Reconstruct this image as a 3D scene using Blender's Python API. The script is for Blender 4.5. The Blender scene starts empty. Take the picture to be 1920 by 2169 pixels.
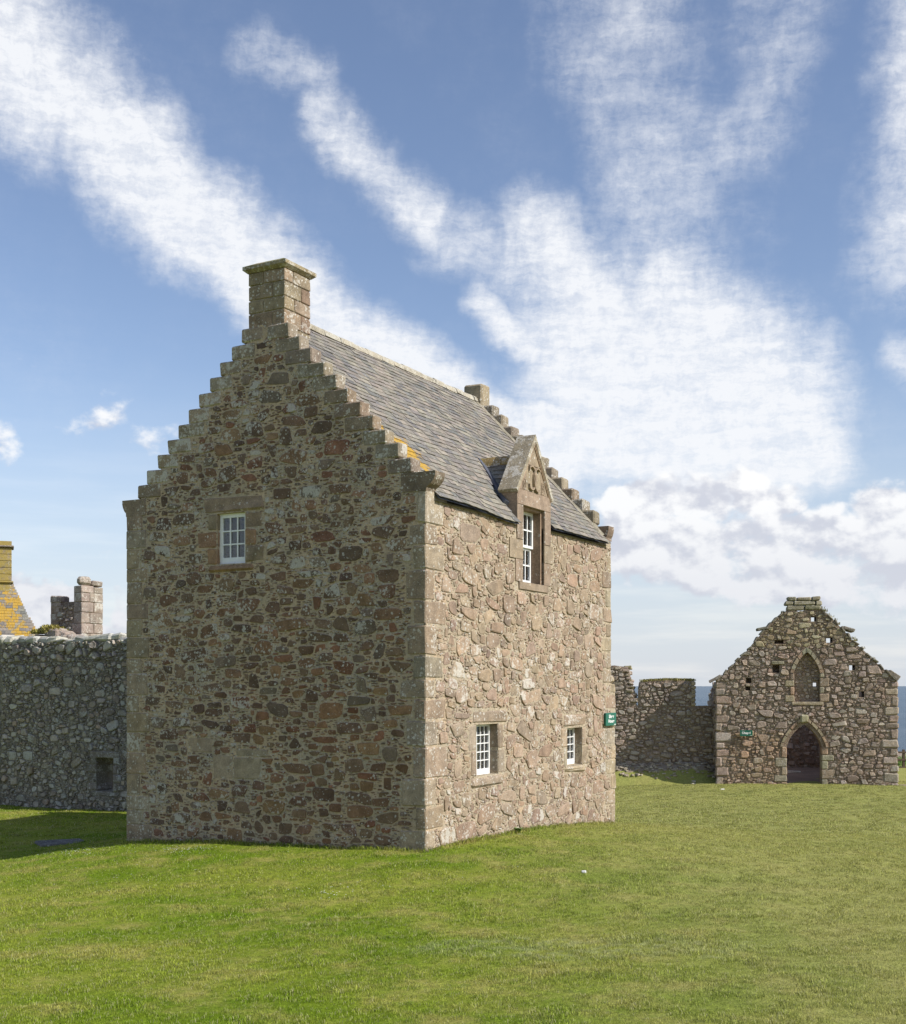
import bpy, math, random
import numpy as np
from mathutils import Vector, noise, Matrix
sc = bpy.context.scene
COL = sc.collection
# ------------------------------------------------------------------ camera
CAMZ = 2.7
cam = bpy.data.objects.new('camera', bpy.data.cameras.new('camera')); COL.objects.link(cam)
cam.location = (0, 0, CAMZ); cam.rotation_euler = (math.pi/2, 0, 0)
cam.data.sensor_fit = 'HORIZONTAL'; cam.data.sensor_width = 36.0
cam.data.lens = 36*2605/1920; cam.data.shift_y = 368.5/1920
cam.data.clip_start = 0.1; cam.data.clip_end = 400000
sc.camera = cam
sc.view_settings.view_transform = 'Standard'; sc.view_settings.look = 'None'
sc.view_settings.exposure = 0.22; sc.view_settings.gamma = 1.0
# ------------------------------------------------------------------ sun
PHI = math.radians(3.0); EL = math.radians(38.5)
d1 = Vector((.4838, .8752, 0)); d2 = Vector((-.8752, .4838, 0))
SH = (-d2)*math.cos(PHI) + d1*math.sin(PHI)
SUN = Vector((SH.x*math.cos(EL), SH.y*math.cos(EL), math.sin(EL)))
sl = bpy.data.lights.new('sun', 'SUN'); sl.energy = 4.7; sl.angle = math.radians(0.5); sl.color = (1.0, .955, .89)
so = bpy.data.objects.new('sun', sl); COL.objects.link(so)
so.rotation_euler = SUN.to_track_quat('Z', 'Y').to_euler()
# ------------------------------------------------------------------ node helper
class NT:
    def __init__(s, tree): s.t = tree
    def n(s, typ, **kw):
        nd = s.t.nodes.new(typ)
        for k, v in kw.items(): setattr(nd, k, v)
        return nd
    def link(s, a, b): s.t.links.new(a, b)
    def put(s, sock, v):
        if v is None: return
        if isinstance(v, bpy.types.NodeSocket): s.link(v, sock)
        elif isinstance(v, (int, float)):
            try: sock.default_value = v
            except Exception: sock.default_value = (v, v, v)
        else:
            v = tuple(v)
            try: sock.default_value = v
            except Exception: sock.default_value = v + (1.0,)
    def m(s, op, a, b=None, c=None, clamp=False):
        nd = s.n('ShaderNodeMath', operation=op, use_clamp=clamp)
        s.put(nd.inputs[0], a); s.put(nd.inputs[1], b); s.put(nd.inputs[2], c)
        return nd.outputs[0]
    def v(s, op, a, b=None, scale=None):
        nd = s.n('ShaderNodeVectorMath', operation=op)
        s.put(nd.inputs[0], a); s.put(nd.inputs[1], b)
        if scale is not None: s.put(nd.inputs['Scale'], scale)
        return nd.outputs['Value'] if op in ('LENGTH', 'DOT_PRODUCT', 'DISTANCE') else nd.outputs[0]
    def noise(s, vec, scale, detail=4, rough=.55, dist=0.0, col=False):
        nd = s.n('ShaderNodeTexNoise'); s.put(nd.inputs['Vector'], vec)
        nd.inputs['Scale'].default_value = scale; nd.inputs['Detail'].default_value = detail
        nd.inputs['Roughness'].default_value = rough; nd.inputs['Distortion'].default_value = dist
        return nd.outputs['Color'] if col else nd.outputs['Fac']
    def voro(s, vec, scale):
        nd = s.n('ShaderNodeTexVoronoi'); s.put(nd.inputs['Vector'], vec); nd.inputs['Scale'].default_value = scale
        return nd.outputs['Distance'], nd.outputs['Color']
    def ss(s, x, lo, hi, a=0.0, b=1.0):
        nd = s.n('ShaderNodeMapRange', interpolation_type='SMOOTHSTEP')
        s.put(nd.inputs[0], x); s.put(nd.inputs[1], lo); s.put(nd.inputs[2], hi); s.put(nd.inputs[3], a); s.put(nd.inputs[4], b)
        return nd.outputs[0]
    def lin(s, x, lo, hi, a=0.0, b=1.0):
        nd = s.n('ShaderNodeMapRange'); s.put(nd.inputs[0], x); s.put(nd.inputs[1], lo); s.put(nd.inputs[2], hi); s.put(nd.inputs[3], a); s.put(nd.inputs[4], b)
        return nd.outputs[0]
    def mix(s, f, a, b, mode='MIX'):
        nd = s.n('ShaderNodeMix', data_type='RGBA', blend_type=mode)
        s.put(nd.inputs[0], f); s.put(nd.inputs[6], a); s.put(nd.inputs[7], b)
        return nd.outputs[2]
    def sep(s, v):
        nd = s.n('ShaderNodeSeparateXYZ'); s.put(nd.inputs[0], v); return nd.outputs
    def comb(s, x, y, z):
        nd = s.n('ShaderNodeCombineXYZ'); s.put(nd.inputs[0], x); s.put(nd.inputs[1], y); s.put(nd.inputs[2], z); return nd.outputs[0]
    def bump(s, h, strength=.6, dist=.01):
        nd = s.n('ShaderNodeBump'); nd.inputs['Strength'].default_value = strength; nd.inputs['Distance'].default_value = dist
        s.put(nd.inputs['Height'], h); return nd.outputs[0]
# ------------------------------------------------------------------ world
W = bpy.data.worlds.new('World'); sc.world = W; W.use_nodes = True
W.node_tree.nodes.clear()
w = NT(W.node_tree)
sky = w.n('ShaderNodeTexSky', sky_type='NISHITA'); sky.sun_disc = False
sky.sun_elevation = EL; sky.sun_rotation = math.atan2(SH.x, SH.y)
sky.altitude = 50; sky.air_density = 1.0; sky.dust_density = 0.6; sky.ozone_density = 1.5
D = w.n('ShaderNodeTexCoord').outputs['Generated']
dx, dy, dz = w.sep(w.v('NORMALIZE', D))
az = w.m('MULTIPLY', w.m('ARCTAN2', dx, dy), 57.2958)
el = w.m('MULTIPLY', w.m('ARCSINE', dz), 57.2958)
zc = w.m('MAXIMUM', w.m('ADD', dz, .05), .03)
q = w.comb(w.m('DIVIDE', dx, zc), w.m('DIVIDE', dy, zc), 0.0)          # flat cloud layer overhead
ae = w.comb(az, el, 0.0)
warp = w.v('SCALE', w.v('SUBTRACT', w.noise(ae, .16, 4, .6, col=True), (.5, .5, .5)), scale=3.0)
warp2 = w.v('SCALE', w.v('SUBTRACT', w.noise(ae, .9, 3, .6, col=True), (.5, .5, .5)), scale=.9)
aw = w.v('MULTIPLY', w.v('ADD', w.v('ADD', ae, warp), warp2), (1, 1, 0))
def pxdir(x, y):
    return (math.degrees(math.atan((x-904.5)/2455)), math.degrees(math.atan((1369-y)/math.hypot(2455, x-904.5))))
def capsule(P0, P1, r, wgt, vec=aw, r1=None):
    a = pxdir(*P0); b = pxdir(*P1); ab = (b[0]-a[0], b[1]-a[1]); L2 = ab[0]**2+ab[1]**2 + 1e-6
    pa = w.v('SUBTRACT', vec, (a[0], a[1], 0))
    t = w.m('DIVIDE', w.v('DOT_PRODUCT', pa, (ab[0], ab[1], 0)), L2, clamp=True)
    d = w.v('LENGTH', w.v('SUBTRACT', pa, w.v('SCALE', (ab[0], ab[1], 0), scale=t)))
    rd = r*.0233
    return w.ss(d, 0.0, rd*1.45, wgt, 0.0)
bands = [((-160,-60),(130,190),150,1.0),((130,190),(400,430),125,1.1),((400,430),(640,640),108,1.15),((640,640),(990,880),100,1.15),
         ((490,80),(630,150),60,.42),((630,200),(740,340),62,.72),((740,340),(860,430),62,.72),((870,450),(1080,540),72,.55),
         ((1080,480),(1240,640),110,.95),((960,600),(1080,720),52,.8),((1200,700),(1500,850),200,1.3),((1330,600),(1560,800),140,1.0),
         ((1080,880),(1600,900),110,1.2),((1230,-60),(1340,480),190,.48),((1600,-40),(1450,280),110,.42),((1860,60),(1800,520),110,.66),
         ((1800,720),(1840,760),50,.6),((-200,-200),(-700,-500),150,.9)]
M = None
for b in bands:
    c = capsule(*b); M = c if M is None else w.m('MAXIMUM', M, c)
# wispy texture: fibres lie across the bands, ripple-like
rot = w.n('ShaderNodeMapping'); w.put(rot.inputs['Vector'], w.v('ADD', ae, w.v('SCALE', warp2, scale=.8))); rot.inputs['Rotation'].default_value = (0, 0, math.radians(18)); rot.inputs['Scale'].default_value = (.32, 1.5, 1)
fib = w.noise(rot.outputs[0], 1.15, 6, .68)
rot2 = w.n('ShaderNodeMapping'); w.put(rot2.inputs['Vector'], w.v('ADD', ae, w.v('SCALE', warp2, scale=.5))); rot2.inputs['Rotation'].default_value = (0, 0, math.radians(-35)); rot2.inputs['Scale'].default_value = (1.0, .5, 1)
fib2 = w.noise(rot2.outputs[0], 1.4, 6, .7)
big = w.noise(ae, .33, 5, .62)
tex = w.m('ADD', w.m('ADD', w.m('MULTIPLY', fib, .42), w.m('MULTIPLY', fib2, .28)), w.m('MULTIPLY', big, .3))
rot3 = w.n('ShaderNodeMapping'); w.put(rot3.inputs['Vector'], w.v('ADD', ae, w.v('SCALE', warp2, scale=.6))); rot3.inputs['Rotation'].default_value = (0, 0, math.radians(12)); rot3.inputs['Scale'].default_value = (.9, 1.9, 1)
fine = w.noise(rot3.outputs[0], 2.6, 6, .72)
body = w.ss(w.m('ADD', M, w.m('MULTIPLY', w.m('SUBTRACT', big, .5), .9)), .0, 1.0)
wisp = w.ss(w.m('ADD', w.m('ADD', w.m('MULTIPLY', fib, .46), w.m('MULTIPLY', fib2, .32)), w.m('MULTIPLY', fine, .22)), .31, .69)
cirrus = w.m('MULTIPLY', body, w.m('ADD', w.m('MULTIPLY', body, .62), w.m('MULTIPLY', wisp, w.m('SUBTRACT', 1.3, w.m('MULTIPLY', body, .68)))))
cirrus = w.m('MULTIPLY', cirrus, w.ss(M, 0, .12), clamp=True)
# the same kind of cirrus goes on round the rest of the sky
out = w.m('MAXIMUM', w.ss(w.m('ABSOLUTE', az), 24, 34), w.ss(el, 36, 44))
gen = w.m('MULTIPLY', w.ss(w.m('ADD', w.m('MULTIPLY', w.noise(q, .55, 6, .62, 1.2), 1.0), w.m('MULTIPLY', w.noise(q, 4.0, 4, .6), .16)), .56, .86), w.m('MULTIPLY', out, .8))
cirrus = w.m('MAXIMUM', cirrus, gen)
# thin veil
veil = w.m('MULTIPLY', w.ss(w.noise(ae, .12, 6, .65), .42, .8), w.m('ADD', .06, w.m('MULTIPLY', w.m('SUBTRACT', tex, .5), .45)))
cirrus = w.m('MAXIMUM', cirrus, w.m('MULTIPLY', veil, w.ss(el, 0, 6)))
# cumulus low over the sea on the right and a few small ones on the left
cu = None
for c in [((1230,1010),(1420,990),62,1.0),((1500,980),(1570,1010),50,1.0),((1250,1100),(1900,1080),80,.95),((1740,1020),(2000,1060),70,1.0),((1300,1140),(1900,1160),70,.85),((1230,1060),(1800,1075),60,.9),
          ((150,850),(290,870),95,.36),((-20,865),(30,870),60,.30),((40,690),(70,700),30,.3),((130,1112),(225,1108),13,.36),((-20,1195),(75,1205),75,1.5),((75,1225),(140,1250),45,1.2),((150,1245),(240,1265),30,.9),((225,1180),(260,1250),28,.6),
          ((2100,1050),(4000,900),120,.9),((-300,1180),(-2500,1100),90,.9)]:
    k = capsule(*c); cu = k if cu is None else w.m('MAXIMUM', cu, k)
puff = w.noise(w.v('MULTIPLY', ae, (1, 1.35, 1)), .42, 8, .54)
puff2 = w.noise(w.v('ADD', w.v('MULTIPLY', ae, (1, 1.35, 1)), (.25, .7, 0)), .42, 5, .5)
cud = w.ss(w.m('ADD', cu, w.m('MULTIPLY', w.m('SUBTRACT', puff, .5), 2.0)), .34, .72)
cud = w.m('MULTIPLY', cud, w.ss(cu, .02, .25))
shade = w.ss(w.m('SUBTRACT', puff, puff2), -.13, .07)        # side away from the sun is greyer
shade = w.m('MULTIPLY', shade, w.ss(el, 4.0, 8.5, .55, 1.0))
# haze at the horizon
haze = w.ss(el, 0.0, 15.0, .78, 0.0)
streaks = w.ss(w.noise(w.v('MULTIPLY', ae, (.12, 1.1, 1)), .9, 5, .55), .42, .68)
skyc = w.v('MULTIPLY', sky.outputs[0], (1.27, 1.19, 1.22))
c1 = w.mix(haze, skyc, w.mix(streaks, (5.4, 6.0, 6.9), (6.6, 6.9, 7.4)))
c2 = w.mix(w.m('MULTIPLY', cirrus, .95), c1, (7.7, 7.85, 8.15))
c3 = w.mix(w.m('MULTIPLY', cud, .92), c2, w.mix(shade, (5.3, 5.5, 6.2), (8.3, 8.3, 8.35)))
bg = w.n('ShaderNodeBackground'); w.link(c3, bg.inputs[0]); bg.inputs[1].default_value = .105
wo = w.n('ShaderNodeOutputWorld'); w.link(bg.outputs[0], wo.inputs[0])
# ------------------------------------------------------------------ object helpers
def tag(o, label=None, cat=None, group=None, kind=None):
    for k, v in (('label', label), ('category', cat), ('group', group), ('kind', kind)):
        if v: o[k] = v
    return o
def empty(name, loc=(0, 0, 0), rz=0.0, **kw):
    o = bpy.data.objects.new(name, None); COL.objects.link(o); o.location = loc; o.rotation_euler = (0, 0, rz)
    o.empty_display_size = .3
    return tag(o, **kw)
class MB:
    def __init__(s): s.v = []; s.f = []; s.c = []
    def add(s, vs, fs, col=(.3, .3, .3, 0)):
        o = len(s.v); s.v.extend(vs); s.c.extend([col]*len(vs)); s.f.extend([tuple(i+o for i in f) for f in fs])
    def build(s, name, mat, parent=None, smooth=False, kind=None, origin=None):
        vs = s.v
        me = bpy.data.meshes.new(name)
        if origin is not None: vs = [(a[0]-origin[0], a[1]-origin[1], a[2]-origin[2]) for a in vs]
        me.from_pydata([tuple(a) for a in vs], [], s.f)
        at = me.color_attributes.new('tint', 'FLOAT_COLOR', 'POINT')
        at.data.foreach_set('color', np.array(s.c, dtype=np.float32).ravel())
        if smooth: me.polygons.foreach_set('use_smooth', [True]*len(me.polygons))
        me.materials.append(mat)
        o = bpy.data.objects.new(name, me); COL.objects.link(o)
        if origin is not None: o.location = origin
        if parent: o.parent = parent
        if kind: o['kind'] = kind
        return o
def stone_col(rng, pal, lich=(0, .5), var=.18):
    c = rng.choice(pal); k = 1 + rng.uniform(-var, var)
    return (min(.8, c[0]*k), min(.8, c[1]*k*(1+rng.uniform(-.04, .04))), min(.8, c[2]*k), rng.uniform(*lich))
def block(x0, x1, y0, y1, z0, z1, bev=.012, jit=0.0, rng=random):
    """chamfered block, 44 triangles"""
    b = min(bev, (x1-x0)*.3, (y1-y0)*.3, (z1-z0)*.3)
    vs = []; idx = {}
    J = {}
    for i, X in enumerate((x0, x1)):
        for j, Y in enumerate((y0, y1)):
            for k, Z in enumerate((z0, z1)):
                jx, jy, jz = (rng.uniform(-jit, jit) for _ in range(3))
                sx, sy, sz = (b if i == 0 else -b), (b if j == 0 else -b), (b if k == 0 else -b)
                for ax in range(3):
                    p = [X+jx, Y+jy, Z+jz]
                    if ax != 0: p[0] += sx
                    if ax != 1: p[1] += sy
                    if ax != 2: p[2] += sz
                    idx[(i, j, k, ax)] = len(vs); vs.append(tuple(p))
    F = []
    g = lambda i, j, k, ax: idx[(i, j, k, ax)]
    for i in (0, 1): F.append([g(i,0,0,0), g(i,1,0,0), g(i,1,1,0), g(i,0,1,0)][::(1 if i else -1)])
    for j in (0, 1): F.append([g(0,j,0,1), g(1,j,0,1), g(1,j,1,1), g(0,j,1,1)][::(-1 if j else 1)])
    for k in (0, 1): F.append([g(0,0,k,2), g(1,0,k,2), g(1,1,k,2), g(0,1,k,2)][::(1 if k else -1)])
    for i in (0, 1):
        for j in (0, 1): F.append([g(i,j,0,0), g(i,j,1,0), g(i,j,1,1), g(i,j,0,1)])
    for i in (0, 1):
        for k in (0, 1): F.append([g(i,0,k,0), g(i,1,k,0), g(i,1,k,2), g(i,0,k,2)])
    for j in (0, 1):
        for k in (0, 1): F.append([g(0,j,k,1), g(1,j,k,1), g(1,j,k,2), g(0,j,k,2)])
    for i in (0, 1):
        for j in (0, 1):
            for k in (0, 1): F.append([g(i,j,k,0), g(i,j,k,1), g(i,j,k,2)])
    return vs, F
def box(x0, x1, y0, y1, z0, z1):
    vs = [(x, y, z) for x in (x0, x1) for y in (y0, y1) for z in (z0, z1)]
    return vs, [(0,1,3,2), (4,6,7,5), (0,4,5,1), (2,3,7,6), (0,2,6,4), (1,5,7,3)]
def lefth(P):
    o, a, b, h = (Vector(P(*t)) for t in ((1, 1, 0), (1.01, 1, 0), (1, 1.01, 0), (1, 1, .01)))
    return (a-o).cross(b-o).dot(h-o) < 0
def prism(P, poly, h0, h1):
    A_ = sum(poly[i][0]*poly[(i+1) % len(poly)][1]-poly[(i+1) % len(poly)][0]*poly[i][1] for i in range(len(poly)))
    if (A_ < 0) != lefth(P): poly = poly[::-1]
    n = len(poly); vs = [P(a, b, h0) for a, b in poly] + [P(a, b, h1) for a, b in poly]
    return vs, [tuple(range(n))[::-1], tuple(range(n, 2*n))] + [(i, (i+1) % n, n+(i+1) % n, n+i) for i in range(n)]
# ------------------------------------------------------------------ rubble masonry: power diagram of thrown stones
def clip(poly, nx, ny, c):
    out = []; n = len(poly)
    for i in range(n):
        p = poly[i]; r = poly[(i+1) % n]
        dp = nx*p[0]+ny*p[1]-c; dr = nx*r[0]+ny*r[1]-c
        if dp <= 0: out.append(p)
        if (dp < 0 < dr) or (dr < 0 < dp):
            t = dp/(dp-dr); out.append((p[0]+t*(r[0]-p[0]), p[1]+t*(r[1]-p[1])))
    return out
def edges_out(poly):
    A = sum(poly[i][0]*poly[(i+1) % len(poly)][1]-poly[(i+1) % len(poly)][0]*poly[i][1] for i in range(len(poly)))
    if A < 0: poly = poly[::-1]
    E = []
    for i in range(len(poly)):
        p = poly[i]; r = poly[(i+1) % len(poly)]
        ex, ey = r[0]-p[0], r[1]-p[1]; L = math.hypot(ex, ey)
        if L < 1e-6: continue
        nx, ny = ey/L, -ex/L
        E.append((nx, ny, nx*p[0]+ny*p[1]))
    return E
def rubble(outer, obst, tiers, kx, inset, seed, N=10, ang=6, G=.012):
    """angular stones thrown largest first into the free wall face; returns (area, cx, cy, outline, r)"""
    rng = random.Random(seed); nr_ = np.random.default_rng(seed)
    xs = [p[0] for p in outer]; ys = [p[1] for p in outer]; x0, x1, y0, y1 = min(xs), max(xs), min(ys), max(ys)
    nx_, ny_ = int((x1-x0)/G)+1, int((y1-y0)/G)+1
    CX = x0+(np.arange(nx_)+.5)*G; CY = y0+(np.arange(ny_)+.5)*G
    occ = np.zeros((nx_, ny_), bool)
    for nx0, ny0, c in edges_out(outer): occ |= (nx0*CX[:, None]+ny0*CY[None, :] > c-inset)
    def inside(poly, grow):
        a0 = max(0, int((min(p[0] for p in poly)-grow-x0)/G)); a1 = min(nx_, int((max(p[0] for p in poly)+grow-x0)/G)+2)
        b0 = max(0, int((min(p[1] for p in poly)-grow-y0)/G)); b1 = min(ny_, int((max(p[1] for p in poly)+grow-y0)/G)+2)
        if a1 <= a0 or b1 <= b0: return None
        A = CX[a0:a1, None]; B = CY[None, b0:b1]; m = np.ones((a1-a0, b1-b0), bool)
        for nx0, ny0, c in edges_out(poly): m &= (nx0*A+ny0*B <= c+grow)
        return (slice(a0, a1), slice(b0, b1)), m
    for o in obst:
        r_ = inside(o, inset)
        if r_: occ[r_[0]] |= r_[1]
    res = []
    for (ra, rb, tries, _) in tiers:
        free = np.argwhere(~occ)
        for t in range(tries):
            if t % 400 == 399: free = np.argwhere(~occ)
            if not len(free): break
            a, b = free[nr_.integers(len(free))]
            if occ[a, b]: continue
            x, y = CX[a], CY[b]; r = rng.uniform(ra, rb); small = r < .045
            el_ = rng.uniform(.8, 1.35)*kx*(1.5 if small and rng.random() < .7 else 1.0); hgt = rng.uniform(.75, 1.1)*(.62 if small else 1.0)
            if rng.random() < .12: el_ *= .55; hgt *= 1.15
            th = math.radians(rng.gauss(0, ang)); c_, s_ = math.cos(th), math.sin(th)
            base = []
            for sx0, sy0 in ((-1, -1), (1, -1), (1, 1), (-1, 1)):
                px_ = sx0*r*el_*rng.uniform(.68, 1.08); py_ = sy0*r*hgt*rng.uniform(.68, 1.08)
                k_ = rng.random()
                if k_ < .22: px_ *= rng.uniform(.2, .6)
                elif k_ < .30: py_ *= rng.uniform(.1, .5)
                base.append((px_*c_-py_*s_, px_*s_+py_*c_))
            hull = True
            for i in range(4):
                p, q_, w_ = base[i], base[(i+1) % 4], base[(i+2) % 4]
                if (q_[0]-p[0])*(w_[1]-q_[1])-(q_[1]-p[1])*(w_[0]-q_[0]) <= 0: hull = False
            if not hull: continue
            ck = rng.uniform(.10, .26)
            pts = []
            for i in range(4):
                p, q_ = base[i], base[(i+1) % 4]; k0, k1 = ck*rng.uniform(.5, 1.3), ck*rng.uniform(.5, 1.3)
                pts += [(p[0]+(q_[0]-p[0])*k0, p[1]+(q_[1]-p[1])*k0)]
                if not small and rng.random() < .5:
                    mx, my = (p[0]+q_[0])/2, (p[1]+q_[1])/2; L_ = math.hypot(mx, my)+1e-6; o_ = .05*r*rng.random(); pts.append((mx+mx/L_*o_, my+my/L_*o_))
                pts += [(q_[0]-(q_[0]-p[0])*k1, q_[1]-(q_[1]-p[1])*k1)]
            for sc_ in ((1.0, .82, .68) if not small else (1.0, .7)):
                poly = [(x+p[0]*sc_, y+p[1]*sc_) for p in pts]
                r_ = inside(poly, inset*.5)
                if r_ is None: continue
                if (occ[r_[0]] & r_[1]).any(): continue
                r2 = inside(poly, inset*rng.uniform(.5, 1.3)); occ[r2[0]] |= r2[1]
                n = len(poly)
                while n > N:
                    i = min(range(n), key=lambda i: math.dist(poly[i], poly[(i+1) % n])); p, q_ = poly[i], poly[(i+1) % n]
                    poly[i] = ((p[0]+q_[0])/2, (p[1]+q_[1])/2); del poly[(i+1) % n]; n -= 1
                cx = sum(p[0] for p in poly)/n; cy = sum(p[1] for p in poly)/n
                out = [(cx+(p[0]-cx)*(k_ := 1+rng.uniform(-.05, .03)), cy+(p[1]-cy)*k_) for p in poly]
                A_ = abs(sum(out[i][0]*out[(i+1) % n][1]-out[(i+1) % n][0]*out[i][1] for i in range(n)))/2
                if A_ > .0003: res.append((A_, cx, cy, out, r))
                break
    res.sort(key=lambda t: -t[0])
    return res
def stone_mesh(P, out, cx, cy, h, rng, base=-.03, round_=0.5):
    n = len(out); vs = []
    tx, ty = rng.uniform(-.25, .25)*h, rng.uniform(-.25, .25)*h
    sz = max(abs(p[0]-cx) for p in out); sy_ = max(abs(p[1]-cy) for p in out)
    def H(p, k): return h*k + tx*(p[0]-cx)/sz + ty*(p[1]-cy)/sy_
    for p in out: vs.append(P(p[0], p[1], base))
    k1 = .975-.06*round_; k2 = .88-.28*round_
    for p in out:
        a = (cx+(p[0]-cx)*k1, cy+(p[1]-cy)*k1); vs.append(P(a[0], a[1], H(a, .78-.3*round_+rng.uniform(-.12, .12))))
    for p in out:
        k = k2*rng.uniform(.9, 1.08)
        a = (cx+(p[0]-cx)*k, cy+(p[1]-cy)*k); vs.append(P(a[0], a[1], H(a, 1+rng.uniform(-.13, .13))))
    F = []
    for r in (0, n):
        F += [(r+i, r+(i+1) % n, r+n+(i+1) % n, r+n+i) for i in range(n)]
    F.append(tuple(range(2*n, 3*n)))
    if lefth(P): F = [f[::-1] for f in F]
    return vs, F
def lay_stones(P, res, nparts, parent, mat, pal, seed, h=(.01, .03), lich=(0, .6), base=-.03, round_=.4, smooth=False, colfn=None, name='stone', rest='small_stones'):
    rng = random.Random(seed); mb = MB()
    for i, (A_, cx, cy, out, r) in enumerate(res):
        hh = rng.uniform(*h)*(min(1.4, .6+r*5))
        col = colfn(cx, cy, rng) if colfn else stone_col(rng, pal, lich)
        vs, F = stone_mesh(P, out, cx, cy, hh, rng, base, round_)
        if i < nparts:
            m = MB(); m.add(vs, F, col); m.build(name, mat, parent, smooth, origin=tuple(P(cx, cy, 0)))
        else: mb.add(vs, F, col)
    if mb.v: mb.build(rest, mat, parent, smooth, kind='stuff')
# ------------------------------------------------------------------ wall body with openings
def wall_body(mb, P, a0, a1, bot, top, ops, thick, step=.12, amp=.012, extra=(), col=(.4, .35, .28, .3)):
    """ops: (a0, a1, bottom fn, top fn). Solid wall, front face uneven."""
    hard = {round(a0, 4), round(a1, 4)}; LH = lefth(P)
    for o in ops: hard |= {round(o[0], 4), round(o[1], 4)}
    br = set(hard) | {round(e, 4) for e in extra}
    n = max(1, int((a1-a0)/step))
    for i in range(1, n):
        x = round(a0+(a1-a0)*i/n, 4)
        if all(abs(x-b) > step*.35 for b in hard): br.add(x)
    br = sorted(br)
    def solids(l, r):
        e = 1e-5; l_, r_ = l+e, r-e; c = (l+r)/2
        cur = (bot(l_), bot(r_)); out = []
        for o in sorted([o for o in ops if o[0] < c < o[1]], key=lambda o: o[2](c)):
            out.append((cur[0], cur[1], o[2](l_), o[2](r_))); cur = (o[3](l_), o[3](r_))
        out.append((cur[0], cur[1], top(l_), top(r_)))
        return [s_ for s_ in out if s_[2]-s_[0] > 1e-4 or s_[3]-s_[1] > 1e-4]
    SS = [solids(br[i], br[i+1]) for i in range(len(br)-1)]
    def disp(a, b, edge):
        if edge or round(a, 4) in hard: return 0.0
        p = Vector(P(a, b, 0))
        return amp*noise.noise(p*3.1) + amp*.6*noise.noise(p*9.7)
    for (l, r), ss_ in zip(zip(br[:-1], br[1:]), SS):
        for (bl, b_r, tl, tr) in ss_:
            lo, hi = max(bl, b_r), min(tl, tr)
            zs = [z for z in np.arange(math.ceil(lo/step)*step, hi, step) if lo+.02 < z < hi-.02]
            rows = [(bl, b_r, True)] + [(z, z, False) for z in zs] + [(tl, tr, True)]
            for q0, q1 in zip(rows[:-1], rows[1:]):
                vs = [P(l, q0[0], disp(l, q0[0], q0[2])), P(r, q0[1], disp(r, q0[1], q0[2])), P(r, q1[1], disp(r, q1[1], q1[2])), P(l, q1[0], disp(l, q1[0], q1[2]))]
                mb.add(vs, [(3, 2, 1, 0) if LH else (0, 1, 2, 3)], col)
            mb.add([P(l, bl, -thick), P(r, b_r, -thick), P(r, tr, -thick), P(l, tl, -thick)], [(3, 2, 1, 0)], col)
            mb.add([P(l, tl, 0), P(r, tr, 0), P(r, tr, -thick), P(l, tl, -thick)], [(0, 1, 2, 3)], col)
            mb.add([P(l, bl, 0), P(r, b_r, 0), P(r, b_r, -thick), P(l, bl, -thick)], [(3, 2, 1, 0)], col)
    for i, a in enumerate(br):
        L = [(s_[1], s_[3]) for s_ in SS[i-1]] if i > 0 else []
        R = [(s_[0], s_[2]) for s_ in SS[i]] if i < len(SS) else []
        zz = sorted({round(z, 5) for s_ in L+R for z in s_})
        for z0, z1 in zip(zz[:-1], zz[1:]):
            c = (z0+z1)/2; iL = any(s_[0] < c < s_[1] for s_ in L); iR = any(s_[0] < c < s_[1] for s_ in R)
            if iL != iR and z1-z0 > 1e-3:
                mb.add([P(a, z0, 0), P(a, z0, -thick), P(a, z1, -thick), P(a, z1, 0)], [(0, 1, 2, 3)], col)
def rect(a0, a1, b0, b1): return [(a0, b0), (a1, b0), (a1, b1), (a0, b1)]
def arch_fn(a0, a1, spring, rise):
    hw = (a1-a0)/2; r = (rise*rise+hw*hw)/(2*hw)
    def f(a):      # two-centred pointed arch, its flanks a little straightened
        a = min(max(a, a0), a1)
        x = a-a0 if a < (a0+a1)/2 else a1-a
        arc = math.sqrt(max(0, r*r-(r-x)**2))
        return spring + .45*arc + .55*rise*(1-(1-x/hw)**1.45)
    return f
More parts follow.
